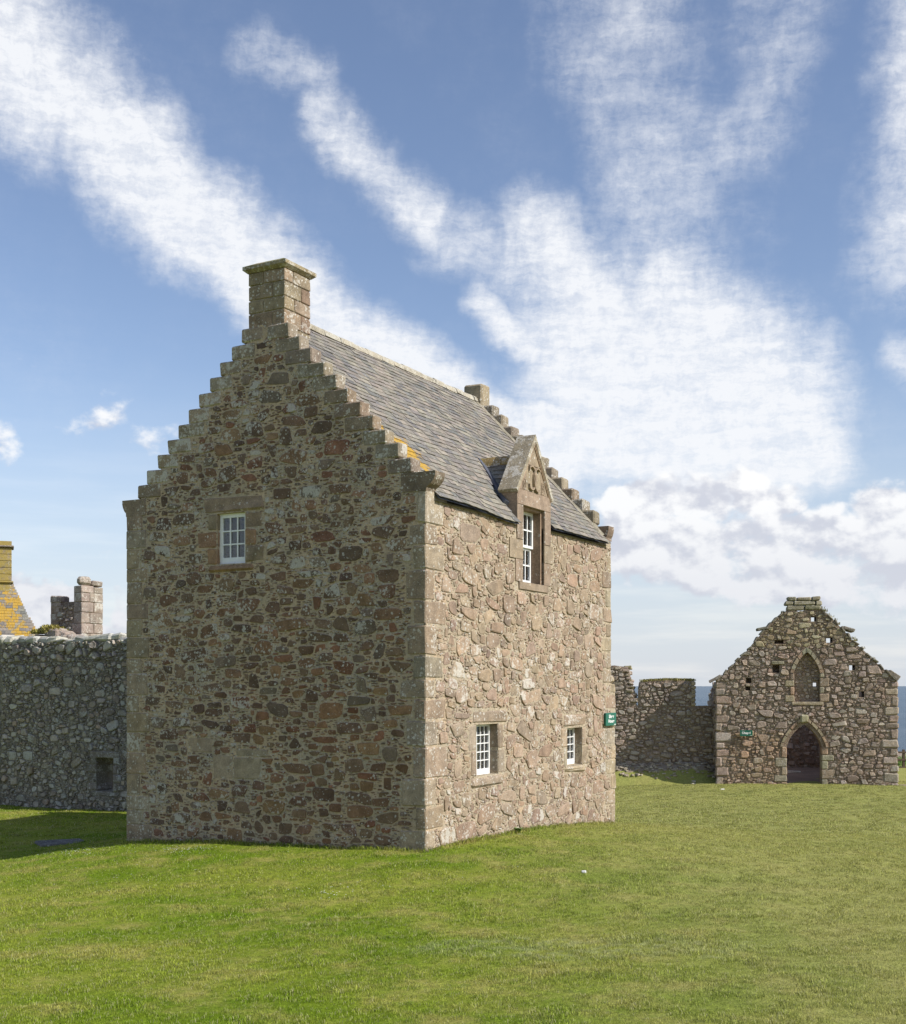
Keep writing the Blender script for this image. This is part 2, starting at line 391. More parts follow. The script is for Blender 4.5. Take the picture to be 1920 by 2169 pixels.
# ------------------------------------------------------------------ materials
def new_mat(name):
    m = bpy.data.materials.new(name); m.use_nodes = True; m.node_tree.nodes.clear()
    n = NT(m.node_tree); o = n.n('ShaderNodeOutputMaterial'); b = n.n('ShaderNodeBsdfPrincipled'); n.link(b.outputs[0], o.inputs[0])
    return m, n, b
def stone_mat(name, lich_col=(.62, .585, .51), lich=1.0, orange=0.0, bump=.8, speck=1.0, bdist=.012, moss=0.0):
    m, n, b = new_mat(name)
    pos = n.n('ShaderNodeNewGeometry').outputs['Position']
    at = n.n('ShaderNodeAttribute', attribute_name='tint'); tint = at.outputs['Color']; amt = at.outputs['Alpha']
    n1 = n.noise(pos, 5, 5, .6); n2 = n.noise(pos, 38, 5, .65); n3 = n.noise(pos, 130, 3, .6)
    base = n.mix(1.0, tint, n.lin(n1, .3, .7, .72, 1.28), 'MULTIPLY')
    base = n.mix(1.0, base, n.lin(n2, .3, .7, .74, 1.24), 'MULTIPLY')
    warm = n.noise(n.v('ADD', pos, (7, 3, 1)), 2.2, 4, .6)
    base = n.mix(n.ss(warm, .45, .75, 0, .35), base, n.mix(1.0, base, (1.10, .97, .80), 'MULTIPLY'))
    # lichen rosettes
    wv = n.v('ADD', pos, n.v('SCALE', n.noise(pos, 40, 3, .6, col=True), scale=.022))
    dist, cc = n.voro(wv, 19); rnd = n.sep(cc)
    patch = n.noise(n.v('ADD', pos, (0, 11, 5)), 2.6, 4, .6)
    a = n.m('MULTIPLY', amt, n.ss(patch, .36, .62, .15, 1.25))
    keep = n.m('LESS_THAN', rnd[0], n.m('MULTIPLY', a, 1.15))
    thr = n.m('MULTIPLY', n.lin(rnd[1], 0, 1, .16, .60), n.lin(n2, .35, .65, .65, 1.25))
    m1 = n.m('MULTIPLY', n.ss(n.m('SUBTRACT', thr, dist), 0, .07), keep)
    dist2, cc2 = n.voro(n.v('ADD', wv, (3, 1, 2)), 47); rnd2 = n.sep(cc2)
    keep2 = n.m('LESS_THAN', rnd2[0], n.m('MULTIPLY', n.m('ADD', a, .08), .60*speck))
    m2 = n.m('MULTIPLY', n.ss(n.m('SUBTRACT', n.lin(rnd2[1], 0, 1, .15, .45), dist2), 0, .1), keep2)
    crust = n.ss(n.m('ADD', n.noise(n.v('ADD', pos, (5, 5, 5)), 11, 7, .72), n.m('MULTIPLY', n.m('SUBTRACT', a, .8), .35)), .48, .56)
    crust = n.m('MULTIPLY', crust, n.ss(amt, .35, .7))
    L = n.m('MULTIPLY', n.m('MAXIMUM', n.m('MAXIMUM', m1, m2), crust), lich, clamp=True)
    L = n.m('MULTIPLY', L, n.lin(n3, .3, .65, .55, 1.0))
    lc = n.mix(n.ss(n2, .35, .65), (lich_col[0]*.74, lich_col[1]*.74, lich_col[2]*.74), lich_col)
    base = n.mix(n.m('MULTIPLY', L, .93), base, lc)
    if orange:
        om = n.ss(n.m('ADD', n.noise(n.v('ADD', pos, (2, 9, 4)), 1.3, 6, .7), n.m('MULTIPLY', n2, .12)), .64-.25*orange, .72-.2*orange)
        base = n.mix(n.m('MULTIPLY', om, .85), base, n.mix(n.ss(n2, .35, .6), (.26, .21, .08), (.36, .26, .05)))
    if moss:
        nz = n.sep(n.n('ShaderNodeNewGeometry').outputs['Normal'])[2]
        mm = n.m('MULTIPLY', n.ss(nz, .2, .8), n.ss(n.noise(pos, 6, 4, .6), .4, .6))
        base = n.mix(n.m('MULTIPLY', mm, moss), base, (.16, .17, .05))
    n.link(base, b.inputs['Base Color']); b.inputs['Roughness'].default_value = .93; b.inputs['Specular IOR Level'].default_value = .18
    hgt = n.m('ADD', n.m('ADD', n.m('MULTIPLY', n2, 1.0), n.m('MULTIPLY', n3, .4)), n.m('ADD', n.m('MULTIPLY', L, .12), n.m('MULTIPLY', n.noise(pos, 14, 4, .6), 1.3)))
    n.link(n.bump(hgt, bump, bdist), b.inputs['Normal'])
    return m
M_STONE = stone_mat('weathered_sandstone')
M_CHAP = stone_mat('chapel_rubble_stone', lich_col=(.52, .48, .42), lich=.9, bump=.9, bdist=.02, moss=.18)
M_GREY = stone_mat('grey_lichened_stone', lich_col=(.50, .50, .46), lich=1.0, bump=.9, bdist=.018)
M_DRESS = stone_mat('dressed_sandstone', lich=.9, bump=.35, bdist=.006, speck=.7)
M_ORSTONE = stone_mat('orange_lichened_stone', orange=.62, bump=.6)
def mortar_mat(name, c0, c1, lich=.5, bd=.02):
    m, n, b = new_mat(name)
    pos = n.n('ShaderNodeNewGeometry').outputs['Position']
    n1 = n.noise(pos, 1.6, 5, .65); n2 = n.noise(pos, 26, 6, .7); n3 = n.noise(pos, 90, 4, .65)
    base = n.mix(n.ss(n1, .38, .64), c0, c1)
    base = n.mix(1.0, base, n.lin(n2, .3, .7, .70, 1.22), 'MULTIPLY')
    base = n.mix(1.0, base, n.lin(n3, .3, .7, .84, 1.14), 'MULTIPLY')
    # little pinning stones and pits pressed into the mortar
    sv = n.v('MULTIPLY', n.v('ADD', pos, n.v('SCALE', n.noise(pos, 20, 2, .5, col=True), scale=.03)), (1, 1, 2.3))
    d, cc = n.voro(sv, 11); r = n.sep(cc)
    pin = n.m('MULTIPLY', n.ss(d, .42, .30), n.m('LESS_THAN', r[0], .42))
    base = n.mix(n.m('MULTIPLY', pin, .75), base, n.mix(r[1], (.17, .11, .08), (.30, .24, .18)))
    pit = n.ss(n.noise(n.v('MULTIPLY', pos, (1, 1, 1.8)), 17, 4, .6), .36, .28)
    base = n.mix(n.m('MULTIPLY', pit, .5), base, (.10, .08, .06))
    d2_, c2_ = n.voro(n.v('ADD', pos, n.v('SCALE', n.noise(pos, 40, 3, .6, col=True), scale=.02)), 30)
    rr = n.sep(c2_); pt = n.ss(n.noise(n.v('ADD', pos, (4, 4, 0)), 1.2, 4, .6), .46, .62)
    lm = n.m('MULTIPLY', n.ss(d2_, .4, .3), n.m('LESS_THAN', rr[0], n.m('MULTIPLY', pt, lich)))
    base = n.mix(n.m('MULTIPLY', lm, .7), base, (.5, .5, .45))
    n.link(base, b.inputs['Base Color']); b.inputs['Roughness'].default_value = .97; b.inputs['Specular IOR Level'].default_value = .1
    h = n.m('ADD', n.m('ADD', n.m('MULTIPLY', n2, 1.6), n.m('MULTIPLY', n3, .5)), n.m('SUBTRACT', n.m('MULTIPLY', pin, .9), n.m('MULTIPLY', pit, 1.2)))
    n.link(n.bump(h, .9, bd), b.inputs['Normal'])
    return m
M_MORTAR = mortar_mat('lime_mortar', (.47, .39, .275), (.41, .345, .25))
M_MORTAR_SHADE = mortar_mat('shade_tuned_lime_mortar', (.53, .405, .27), (.44, .365, .265), 1.0)  # gable copy with more lichen; colour shifted to suit the wall's shade
M_MORTAR_OLD = mortar_mat('eroded_dark_mortar', (.28, .205, .15), (.36, .28, .21), .6, .03)
M_MORTAR_GREY = mortar_mat('grey_eroded_mortar', (.21, .185, .15), (.27, .245, .20), 1.0, .03)
def slate_mat(name, orange, tintc=(1, 1, 1)):
    m, n, b = new_mat(name)
    pos = n.n('ShaderNodeNewGeometry').outputs['Position']
    at = n.n('ShaderNodeAttribute', attribute_name='tint'); tint = at.outputs['Color']; amt = at.outputs['Alpha']
    n2 = n.noise(pos, 22, 5, .65); n3 = n.noise(pos, 95, 3, .6)
    base = n.mix(1.0, tint, n.lin(n2, .3, .7, .7, 1.28), 'MULTIPLY')
    d, cc = n.voro(n.v('ADD', pos, n.v('SCALE', n3, scale=.01)), 24); r = n.sep(cc)
    sp = n.m('MULTIPLY', n.ss(d, .36, .26), n.m('LESS_THAN', r[0], .1))
    base = n.mix(n.m('MULTIPLY', sp, .6), base, (.42, .42, .38))
    om = n.ss(n.m('ADD', n.noise(n.v('ADD', pos, (1, 2, 3)), 2.3, 6, .72), n.m('MULTIPLY', n.m('SUBTRACT', amt, .5), orange)), .56, .63)
    base = n.mix(n.m('MULTIPLY', om, .88), base, n.mix(n.ss(n2, .35, .65), (.34, .22, .04), (.50, .29, .02)))
    n.link(base, b.inputs['Base Color']); b.inputs['Roughness'].default_value = .8; b.inputs['Specular IOR Level'].default_value = .2
    n.link(n.bump(n.m('ADD', n2, n.m('MULTIPLY', n3, .5)), .5, .008), b.inputs['Normal'])
    return m
M_SLATE = slate_mat('roof_slate', .75)
M_SLATE_OR = slate_mat('orange_lichened_slate', 1.0)
def plain(name, col, rough=.6, spec=.4, nz=.12, scale=20, metal=0, bump=.1):
    m, n, b = new_mat(name)
    pos = n.n('ShaderNodeNewGeometry').outputs['Position']
    f = n.noise(pos, scale, 4, .6)
    n.link(n.mix(1.0, col, n.lin(f, .3, .7, 1-nz, 1+nz), 'MULTIPLY'), b.inputs['Base Color'])
    b.inputs['Roughness'].default_value = rough; b.inputs['Specular IOR Level'].default_value = spec; b.inputs['Metallic'].default_value = metal
    n.link(n.bump(f, bump, .005), b.inputs['Normal'])
    return m
M_WHITE = plain('white_paint', (.78, .78, .76), .4, .4, .04)
M_LEAD = plain('lead_flashing', (.09, .10, .13), .5, .5, .3, 8)
M_GREEN = plain('green_sign_enamel', (.012, .12, .075), .35, .5, .05)
M_LETTER = plain('white_sign_lettering', (.8, .8, .78), .4, .4, .02)
M_WOOD = plain('weathered_fence_wood', (.10, .075, .055), .9, .1, .3, 30)
M_DARK = plain('dark_room_plaster', (.10, .09, .085), .9, .1, .2, 3)
M_RIDGE = stone_mat('pale_ridge_mortar', lich_col=(.6, .57, .48), lich=1.0, bump=1.0, bdist=.02)
def glass_mat():
    m, n, b = new_mat('window_glass')
    b.inputs['Base Color'].default_value = (.9, .92, .95, 1); b.inputs['Roughness'].default_value = .03
    b.inputs['Transmission Weight'].default_value = 1.0; b.inputs['IOR'].default_value = 1.5
    pos = n.n('ShaderNodeNewGeometry').outputs['Position']
    n.link(n.bump(n.noise(pos, 5, 2, .5), .06, .02), b.inputs['Normal'])
    return m
M_GLASS = glass_mat()
# grass colour shared by turf and blades
def grass_color(n, pos, shade=1.0):
    p2 = n.v('MULTIPLY', pos, (1, 1, 0))
    a = n.noise(p2, .22, 5, .6); b_ = n.noise(n.v('ADD', p2, (9, 4, 0)), 1.1, 5, .65); c = n.noise(n.v('ADD', p2, (2, 7, 0)), 6.0, 4, .65)
    px, py, pz = n.sep(pos)
    col = n.mix(n.ss(a, .38, .62), (.150, .225, .010), (.250, .285, .034))
    col = n.mix(n.ss(b_, .44, .70, 0, .85), col, (.345, .31, .085))
    col = n.mix(n.ss(c, .50, .74, 0, .65), col, (.095, .17, .008))
    # lusher by the house, drier and paler to the right and front
    dry = n.m('MULTIPLY', n.ss(n.m('ADD', px, n.m('MULTIPLY', b_, 3)), .5, 6.5), .75)
    col = n.mix(dry, col, (.325, .315, .105))
    # an oval scar of coarse pale grass
    ex = n.m('DIVIDE', n.m('SUBTRACT', px, 1.35), 1.75); ey = n.m('DIVIDE', n.m('SUBTRACT', py, 12.75), .62)
    rr = n.m('SQRT', n.m('ADD', n.m('MULTIPLY', ex, ex), n.m('MULTIPLY', ey, ey)))
    sc_ = n.m('MULTIPLY', n.ss(n.m('ADD', rr, n.m('MULTIPLY', n.m('SUBTRACT', b_, .5), 1.6)), 1.1, .75), n.ss(c, .40, .62))
    col = n.mix(n.m('MULTIPLY', sc_, .32), col, (.40, .40, .25))
    return col, b_, c
def turf_mat():
    m, n, b = new_mat('short_turf')
    pos = n.n('ShaderNodeNewGeometry').outputs['Position']
    at = n.n('ShaderNodeAttribute', attribute_name='tint'); soil = n.sep(at.outputs['Color'])[0]
    col, b_, c = grass_color(n, pos)
    f = n.noise(pos, 45, 5, .7); g = n.noise(pos, 9, 5, .65)
    col = n.mix(1.0, col, n.lin(f, .3, .7, .55, 1.35), 'MULTIPLY')
    col = n.mix(1.0, col, n.lin(g, .3, .7, .8, 1.15), 'MULTIPLY')
    gr = n.mix(n.noise(pos, 30, 5, .75), (.16, .12, .09), (.42, .35, .27))
    sm = n.ss(n.m('ADD', soil, n.m('MULTIPLY', n.m('SUBTRACT', n.noise(pos, 4, 5, .7), .5), .9)), .4, .6)
    col = n.mix(sm, col, gr)
    n.link(col, b.inputs['Base Color']); b.inputs['Roughness'].default_value = .95; b.inputs['Specular IOR Level'].default_value = .1
    n.link(n.bump(n.m('ADD', f, n.m('MULTIPLY', g, 1.5)), .8, .03), b.inputs['Normal'])
    return m
def blade_mat(name, dry=0.0):
    m, n, b = new_mat(name)
    pos = n.n('ShaderNodeNewGeometry').outputs['Position']
    oi = n.n('ShaderNodeObjectInfo').outputs['Random']
    at = n.n('ShaderNodeAttribute', attribute_name='tint'); t = n.sep(at.outputs['Color'])
    col, b_, c = grass_color(n, pos)
    col = n.mix(1.0, col, n.lin(t[0], 0, 1, .48, 1.75), 'MULTIPLY')
    col = n.mix(n.m('GREATER_THAN', t[1], .90-dry), col, (.46, .44, .22))
    col = n.mix(1.0, col, n.lin(oi, 0, 1, .85, 1.15), 'MULTIPLY')
    n.link(col, b.inputs['Base Color']); b.inputs['Roughness'].default_value = .6; b.inputs['Specular IOR Level'].default_value = .25
    tr = n.n('ShaderNodeBsdfTranslucent'); n.link(col, tr.inputs[0])
    mx = n.n('ShaderNodeMixShader'); mx.inputs[0].default_value = .3
    n.link(b.outputs[0], mx.inputs[1]); n.link(tr.outputs[0], mx.inputs[2])
    o = [x for x in m.node_tree.nodes if x.type == 'OUTPUT_MATERIAL'][0]; n.link(mx.outputs[0], o.inputs[0])
    return m
M_TURF = turf_mat(); M_BLADE = blade_mat('grass_blades')
def leaf_mat(name, c0, c1):
    m, n, b = new_mat(name)
    at = n.n('ShaderNodeAttribute', attribute_name='tint'); t = n.sep(at.outputs['Color'])
    n.link(n.mix(t[0], c0, c1), b.inputs['Base Color']); b.inputs['Roughness'].default_value = .6; b.inputs['Specular IOR Level'].default_value = .2
    return m
M_BUSH = leaf_mat('bush_leaves', (.06, .12, .02), (.18, .27, .06)); M_TUFT = leaf_mat('dry_wall_top_grass', (.17, .15, .05), (.33, .30, .10))
M_GORSE = leaf_mat('yellow_green_tuft', (.22, .18, .07), (.42, .38, .10)); M_DAISY = plain('daisy_petals', (.8, .8, .78), .7, .1, .02)
def sea_mat():
    m, n, b = new_mat('sea_water')
    pos = n.n('ShaderNodeNewGeometry').outputs['Position']
    f = n.noise(n.v('MULTIPLY', pos, (.4, 1, 1)), .004, 5, .6); g = n.noise(n.v('MULTIPLY', pos, (.6, 1, 1)), .09, 6, .7)
    col = n.mix(n.ss(f, .4, .65), (.10, .145, .185), (.13, .175, .215))
    n.link(n.mix(n.ss(g, .55, .72, 0, .6), col, (.17, .23, .28)), b.inputs['Base Color'])
    b.inputs['Roughness'].default_value = .45; b.inputs['IOR'].default_value = 1.33; b.inputs['Specular IOR Level'].default_value = .35
    n.link(n.bump(n.noise(pos, .22, 6, .7), 1.0, 3.0), b.inputs['Normal'])
    return m
M_SEA = sea_mat()
# ------------------------------------------------------------------ ground
CP = [(-.445,20,.0),(-3,21.4,-.08),(-6.16,23.16,-.26),(.43,21.6,.01),(1.64,23.8,-.05),(2.6,25.5,-.17),(3.5,27.1,-.35),(-9.1,24.8,-.78),(-7.9,24.1,-.60),(-12,36.0,-.89),
      (-13.8,37.4,-.93),(-9.03,34.2,-.80),(-11,28,-.84),(10.3,48,-1.12),(17,46.8,-1.1),(13,58,-1.12),(22,58,-1.15),(5,45,-1.12),(5,52,-1.27),(6.3,49.6,-1.30),(8.6,48.6,-1.2),(0,9,.02),(-4,9.5,0.0),(4,9.5,.02),
      (-5,13,-.1),(5,13,-.02),(8,20,-.2),(-5,18.5,-.22),(0,14,-.03),(0,0,.5),(-10,0,.3),(10,0,.3),(12,34,-.85),(20,34,-1.0),(-30,10,-.5),(30,10,-.4),(-30,40,-1.3),(35,40,-1.2),(0,70,-1.3),
      (30,70,-1.4),(-30,70,-1.4),(0,-30,.3),(-30,-30,0),(30,-30,0),(0,34,-.75),(-2,30,-.55)]
cp = np.array(CP)
def tps(r): return np.where(r > 1e-9, r*r*np.log(r+1e-12), 0.0)
nC = len(cp); Kx = np.zeros((nC+3, nC+3)); R_ = np.hypot(cp[:, None, 0]-cp[None, :, 0], cp[:, None, 1]-cp[None, :, 1])
Kx[:nC, :nC] = tps(R_); Kx[:nC, nC] = 1; Kx[:nC, nC+1:] = cp[:, :2]; Kx[nC, :nC] = 1; Kx[nC+1:, :nC] = cp[:, :2].T
WT = np.linalg.solve(Kx, np.concatenate([cp[:, 2], np.zeros(3)]))
SWN = (10.45, 49.3)
def ground_z(X, Y):
    X = np.atleast_1d(np.asarray(X, float)); Y = np.atleast_1d(np.asarray(Y, float))
    r = np.hypot(X[:, None]-cp[None, :, 0], Y[:, None]-cp[None, :, 1])
    z = tps(r)@WT[:nC] + WT[nC] + WT[nC+1]*X + WT[nC+2]*Y
    def sm(t): t = np.clip(t, 0, 1); return t*t*(3-2*t)
    wd = (SWN[0]-X)*.17+(SWN[1]-Y)*.9854       # metres in front of the sea wall
    z = z + .82*sm((1.05-wd)/1.1)*sm((11.0-X)/1.0)*sm((X+2)/3)*sm((2.5+wd)/1.0)
    z = z + .016*np.sin(X*1.3+Y*.7)*np.cos(Y*.9-X*.35) + .010*np.sin(X*3.1-Y*1.9)
    return z
def gz(x, y): return float(ground_z([x], [y])[0])
def soil_at(X, Y):
    def sm(t): t = np.clip(t, 0, 1); return t*t*(3-2*t)
    wd = (SWN[0]-X)*.17+(SWN[1]-Y)*.9854
    s_ = sm((.50-wd)/.25)*sm((11.0-X)/.3)*sm((X+1)/3)*sm((wd+3)/1)                   # stony bank under the sea wall
    s_ = np.maximum(s_, sm((X-17.0)/.15)*sm((47.6-Y)/.4)*sm((Y-46.2)/.3)*.9)
    s_ = np.maximum(s_, sm((Y-66)/3))
    s_ = np.maximum(s_, .62*np.exp(-(((X-1.15)/.35)**2+((Y-22.55)/.35)**2)))
    return s_
xs = np.concatenate([np.linspace(-70, -20, 26)[:-1], np.arange(-20, 26, .4), np.linspace(26, 70, 24)])
ys = np.concatenate([np.linspace(-60, 5, 27)[:-1], np.arange(5, 46, .4), np.arange(46, 54, .16), np.arange(54, 60, .4), np.linspace(60, 76, 17)])
XX, YY = np.meshgrid(xs, ys); ZZ = ground_z(XX.ravel(), YY.ravel()); SO = soil_at(XX.ravel(), YY.ravel())
g = MB(); g.v = list(zip(XX.ravel(), YY.ravel(), ZZ)); g.c = [(s_, 0, 0, 1) for s_ in SO]
nx_, ny_ = len(xs), len(ys)
g.f = [(j*nx_+i, j*nx_+i+1, (j+1)*nx_+i+1, (j+1)*nx_+i) for j in range(ny_-1) for i in range(nx_-1)]
# cliff skirt down to the sea
ring = [i for i in range(nx_)] + [j*nx_+nx_-1 for j in range(1, ny_)] + [(ny_-1)*nx_+i for i in range(nx_-2, -1, -1)] + [j*nx_ for j in range(ny_-2, 0, -1)]
b0 = len(g.v)
for i in ring:
    x, y, z = g.v[i]; g.v.append((x*1.12, 8+(y-8)*1.12, -52+3*noise.noise(Vector((x*.1, y*.1, 0))))); g.c.append((1, 0, 0, 1))
g.f += [(ring[k], ring[(k+1) % len(ring)], b0+(k+1) % len(ring), b0+k) for k in range(len(ring))]
go = g.build('ground', M_TURF, smooth=True); tag(go, 'mown green lawn of the headland, dipping towards the chapel', kind='structure')
s = MB(); s.add([(-200000, -200000, -48), (200000, -200000, -48), (200000, 200000, -48), (-200000, 200000, -48)], [(0, 1, 2, 3)])
tag(s.build('sea', M_SEA), 'blue grey sea out to the horizon', kind='structure')
# ================================================================== THE HOUSE
ORG = (-.445, 20.0, 0.0); HRZ = math.atan2(.8752, .4838)
house = empty('stone_house', ORG, HRZ, label='tall rubble stone house with stepped gables, chimney and slate roof on the lawn', cat='house')
PG = lambda a, b, h: (-h, a, b)                 # front gable (shaded face), a from the near corner leftwards
PR = lambda a, b, h: (a, -h, b)                 # long sunlit wall, a from the near corner away
PB = lambda a, b, h: (8.1+h, a, b)
PL = lambda a, b, h: (a, 6.5+h, b)
BOT = -1.3
rs = random.Random(5)
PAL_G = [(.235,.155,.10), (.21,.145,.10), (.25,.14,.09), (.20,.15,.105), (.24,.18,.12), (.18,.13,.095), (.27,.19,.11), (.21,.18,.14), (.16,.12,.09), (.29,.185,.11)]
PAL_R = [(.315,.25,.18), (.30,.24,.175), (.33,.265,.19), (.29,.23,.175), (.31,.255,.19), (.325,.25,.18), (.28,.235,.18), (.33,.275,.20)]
PAL_D = [(.24,.20,.15), (.22,.185,.14), (.26,.215,.155), (.23,.175,.125)]
# openings
GW = (3.70, 4.34, 4.88, 5.79); W1 = (1.76, 2.62, 1.11, 2.02); W2 = (5.72, 6.50, 1.06, 1.84); DW = (3.61, 4.57, 4.66, 6.11)
cf = lambda v: (lambda a: v)
line = lambda a: 5.84 + 1.03*min(a, 6.5-a)
gw = MB()
wall_body(gw, PG, 0, 6.5, cf(BOT), lambda a: min(line(a), 9.05), [(GW[0], GW[1], cf(GW[2]), cf(GW[3]))], .7, extra=(3.13, 3.37))
gable = gw.build('gable_wall', M_MORTAR_SHADE, house)
rw = MB()
rwtop = lambda a: 5.77 if a < 8.1 else 2.78-.6*(a-8.1)
wall_body(rw, PR, .7, 8.36, cf(BOT), rwtop, [(W1[0], W1[1], cf(W1[2]), cf(W1[3])), (W2[0], W2[1], cf(W2[2]), cf(W2[3])), (DW[0], DW[1], cf(DW[2]), cf(7.0))], .7, extra=(8.1,))
wall_body(rw, PR, 0.0, .7, cf(BOT), cf(5.84), [], .02)
right = rw.build('front_wall', M_MORTAR, house)
bw = MB()
wall_body(bw, PB, .7, 5.8, cf(BOT), lambda a: min(line(a), 9.05), [], .7, step=.5)
wall_body(bw, PB, 0, .7, cf(BOT), lambda a: line(a), [], .7, step=.35)
wall_body(bw, PB, 5.8, 6.5, cf(BOT), lambda a: line(a), [], .7, step=.35)
bw.build('far_gable_wall', M_MORTAR, house)
lw = MB(); wall_body(lw, PL, .7, 7.4, cf(BOT), cf(5.66), [], .7, step=.5); lw.build('back_wall', M_MORTAR, house)
fl = MB(); fl.add(*box(.7, 7.4, .7, 5.8, 2.75, 2.9)); fl.add(*box(.7, 7.4, .7, 5.8, -.3, -.2)); fl.build('floor_boards', M_DARK, house)
# quoins
ob_g, ob_r = [], []
def put_block(x0, x1, y0, y1, z0, z1, parent, name='quoin', pal=PAL_R, lich=(.1, .5), bev=.014, jit=.007, mat=M_STONE, rng=rs, var=.12):
    m = MB(); m.add(*block(x0, x1, y0, y1, z0, z1, bev, jit, rng), stone_col(rng, pal, lich, var))
    return m.build(name, mat, parent, origin=((x0+x1)/2, (y0+y1)/2, (z0+z1)/2))
z = -.55; k = 0
PAL_Q = [(.29,.235,.165), (.31,.245,.17), (.27,.21,.15), (.30,.255,.185), (.32,.245,.17)]
while z < 5.86:
    hq = rs.uniform(.22, .52); z1 = min(z+hq, 5.9)
    if 5.9-z1 < .15: z1 = 5.9
    la, lb = (.30, .42) if k % 2 else (.60, .20)       # along front wall, along gable
    la *= rs.uniform(.75, 1.25); lb *= rs.uniform(.7, 1.2)
    put_block(-.014, la, -.014, lb, z+.008, z1-.008, house, pal=PAL_Q, lich=(.3, .65), jit=.012, bev=.02, var=.2)
    ob_g.append(rect(-.1, lb, z, z1)); ob_r.append(rect(-.1, la, z, z1))
    z = z1; k += 1
z = -.9; k = 0
while z < 5.86:
    hq = rs.uniform(.25, .42); z1 = min(z+hq, 5.9)
    if 5.9-z1 < .15: z1 = 5.9
    lb = rs.uniform(.28, .38) if k % 2 else rs.uniform(.45, .62)
    put_block(-.014, .5 if k % 2 else .3, 6.5-lb, 6.514, z+.008, z1-.008, house, pal=PAL_Q, lich=(.3, .9))
    ob_g.append(rect(6.5-lb, 6.6, z, z1)); z = z1; k += 1
z = -.75; k = 0
while z < 5.5:
    hq = rs.uniform(.26, .44); z1 = min(z+hq, 5.55)
    if z < 2.75 < z1 + .1: z1 = 2.75
    if 5.55-z1 < .15: z1 = 5.55
    xe = 8.37 if z1 <= 2.76 else 8.115
    la = (.30 if k % 2 else .55)*rs.uniform(.85, 1.1)
    put_block(xe-la, xe+rs.uniform(-.02, .02), -.014, .5, z+.008, z1-.008, house, pal=PAL_Q, lich=(.2, .6), jit=.014, bev=.025, var=.16)
    ob_r.append(rect(xe-la, 8.5, z, z1)); z = z1; k += 1
put_block(8.0, 8.33, -.012, .5, 2.76, 2.93, house, pal=PAL_Q, bev=.09, lich=(.5, .8))
# dressed surrounds
def pblock(P, a0, a1, b0, b1, h0, h1, parent, name, pal=PAL_Q, lich=(.1, .5), bev=.015, jit=.008, mat=M_STONE, rng=rs, var=.12):
    c = P(0, 0, 1); v0 = P(a0, b0, h0); v1 = P(a1, b1, h1)
    lo = [min(p, q_) for p, q_ in zip(v0, v1)]; hi = [max(p, q_) for p, q_ in zip(v0, v1)]
    return put_block(lo[0], hi[0], lo[1], hi[1], lo[2], hi[2], parent, name, pal, lich, bev, jit, mat, rng, var)
def surround(P, W, obs, pal, lint, sill, jl, proud=.015, depth=-.3, lich=(.2, .7)):
    a0, a1, b0, b1 = W
    pblock(P, a0-lint[0], a1+lint[1], b1, b1+lint[2], depth, proud+.01, house, 'lintel', pal, lich, .045, .022); obs.append(rect(a0-lint[0], a1+lint[1], b1-.02, b1+lint[2]))
    pblock(P, a0-sill[0], a1+sill[1], b0-sill[2], b0, depth, proud+.025, house, 'sill', pal, lich, .045, .02); obs.append(rect(a0-sill[0], a1+sill[1], b0-sill[2], b0+.02))
    n = len(jl); hs = (b1-b0)/n
    for i, (l, r) in enumerate(jl):
        z0, z1 = b0+i*hs, b0+(i+1)*hs
        pblock(P, a0-l, a0+.004, z0+.006, z1-.006, depth, proud, house, 'jamb_stone', pal, lich, .025, .012); pblock(P, a1-.004, a1+r, z0+.006, z1-.006, depth, proud, house, 'jamb_stone', pal, lich, .025, .012)
        obs.append(rect(a0-l, a0, z0, z1)); obs.append(rect(a1, a1+r, z0, z1))
    obs.append(rect(a0, a1, b0, b1))
surround(PG, GW, ob_g, [(.28,.18,.11), (.25,.19,.13)], (.42, .3, .30), (.18, .2, .13), [(.42, .22), (.25, .45), (.38, .2)], lich=(0, .25), depth=-.1)
surround(PR, W1, ob_r, PAL_Q, (.16, .32, .27), (.2, .14, .19), [(.2, .26), (.3, .2)], depth=-.22)
surround(PR, W2, ob_r, PAL_Q, (.2, .18, .3), (.14, .1, .14), [(.17, .26), (.3, .17)], depth=-.22)
# blocked-up dressed stones in the gable
for (a0, a1, b0, b1) in [(3.35, 3.95, 1.05, 1.42), (3.97, 4.42, 1.04, 1.45), (3.2, 3.9, 1.45, 1.58), (4.45, 5.0, 1.5, 1.75)]:
    pblock(PG, a0, a1, b0, b1, -.1, .006, house, 'dressed_stone', [(.30,.24,.17)], (0, .2), .01, .006); ob_g.append(rect(a0, a1, b0, b1))
# dormer surround goes in as obstacles
ob_r.append(rect(3.33, 4.87, 5.45, 7.5)); ob_r.append(rect(3.05, 5.05, 5.05, 5.5)); ob_r.append(rect(3.3, 4.9, 4.5, 5.1))
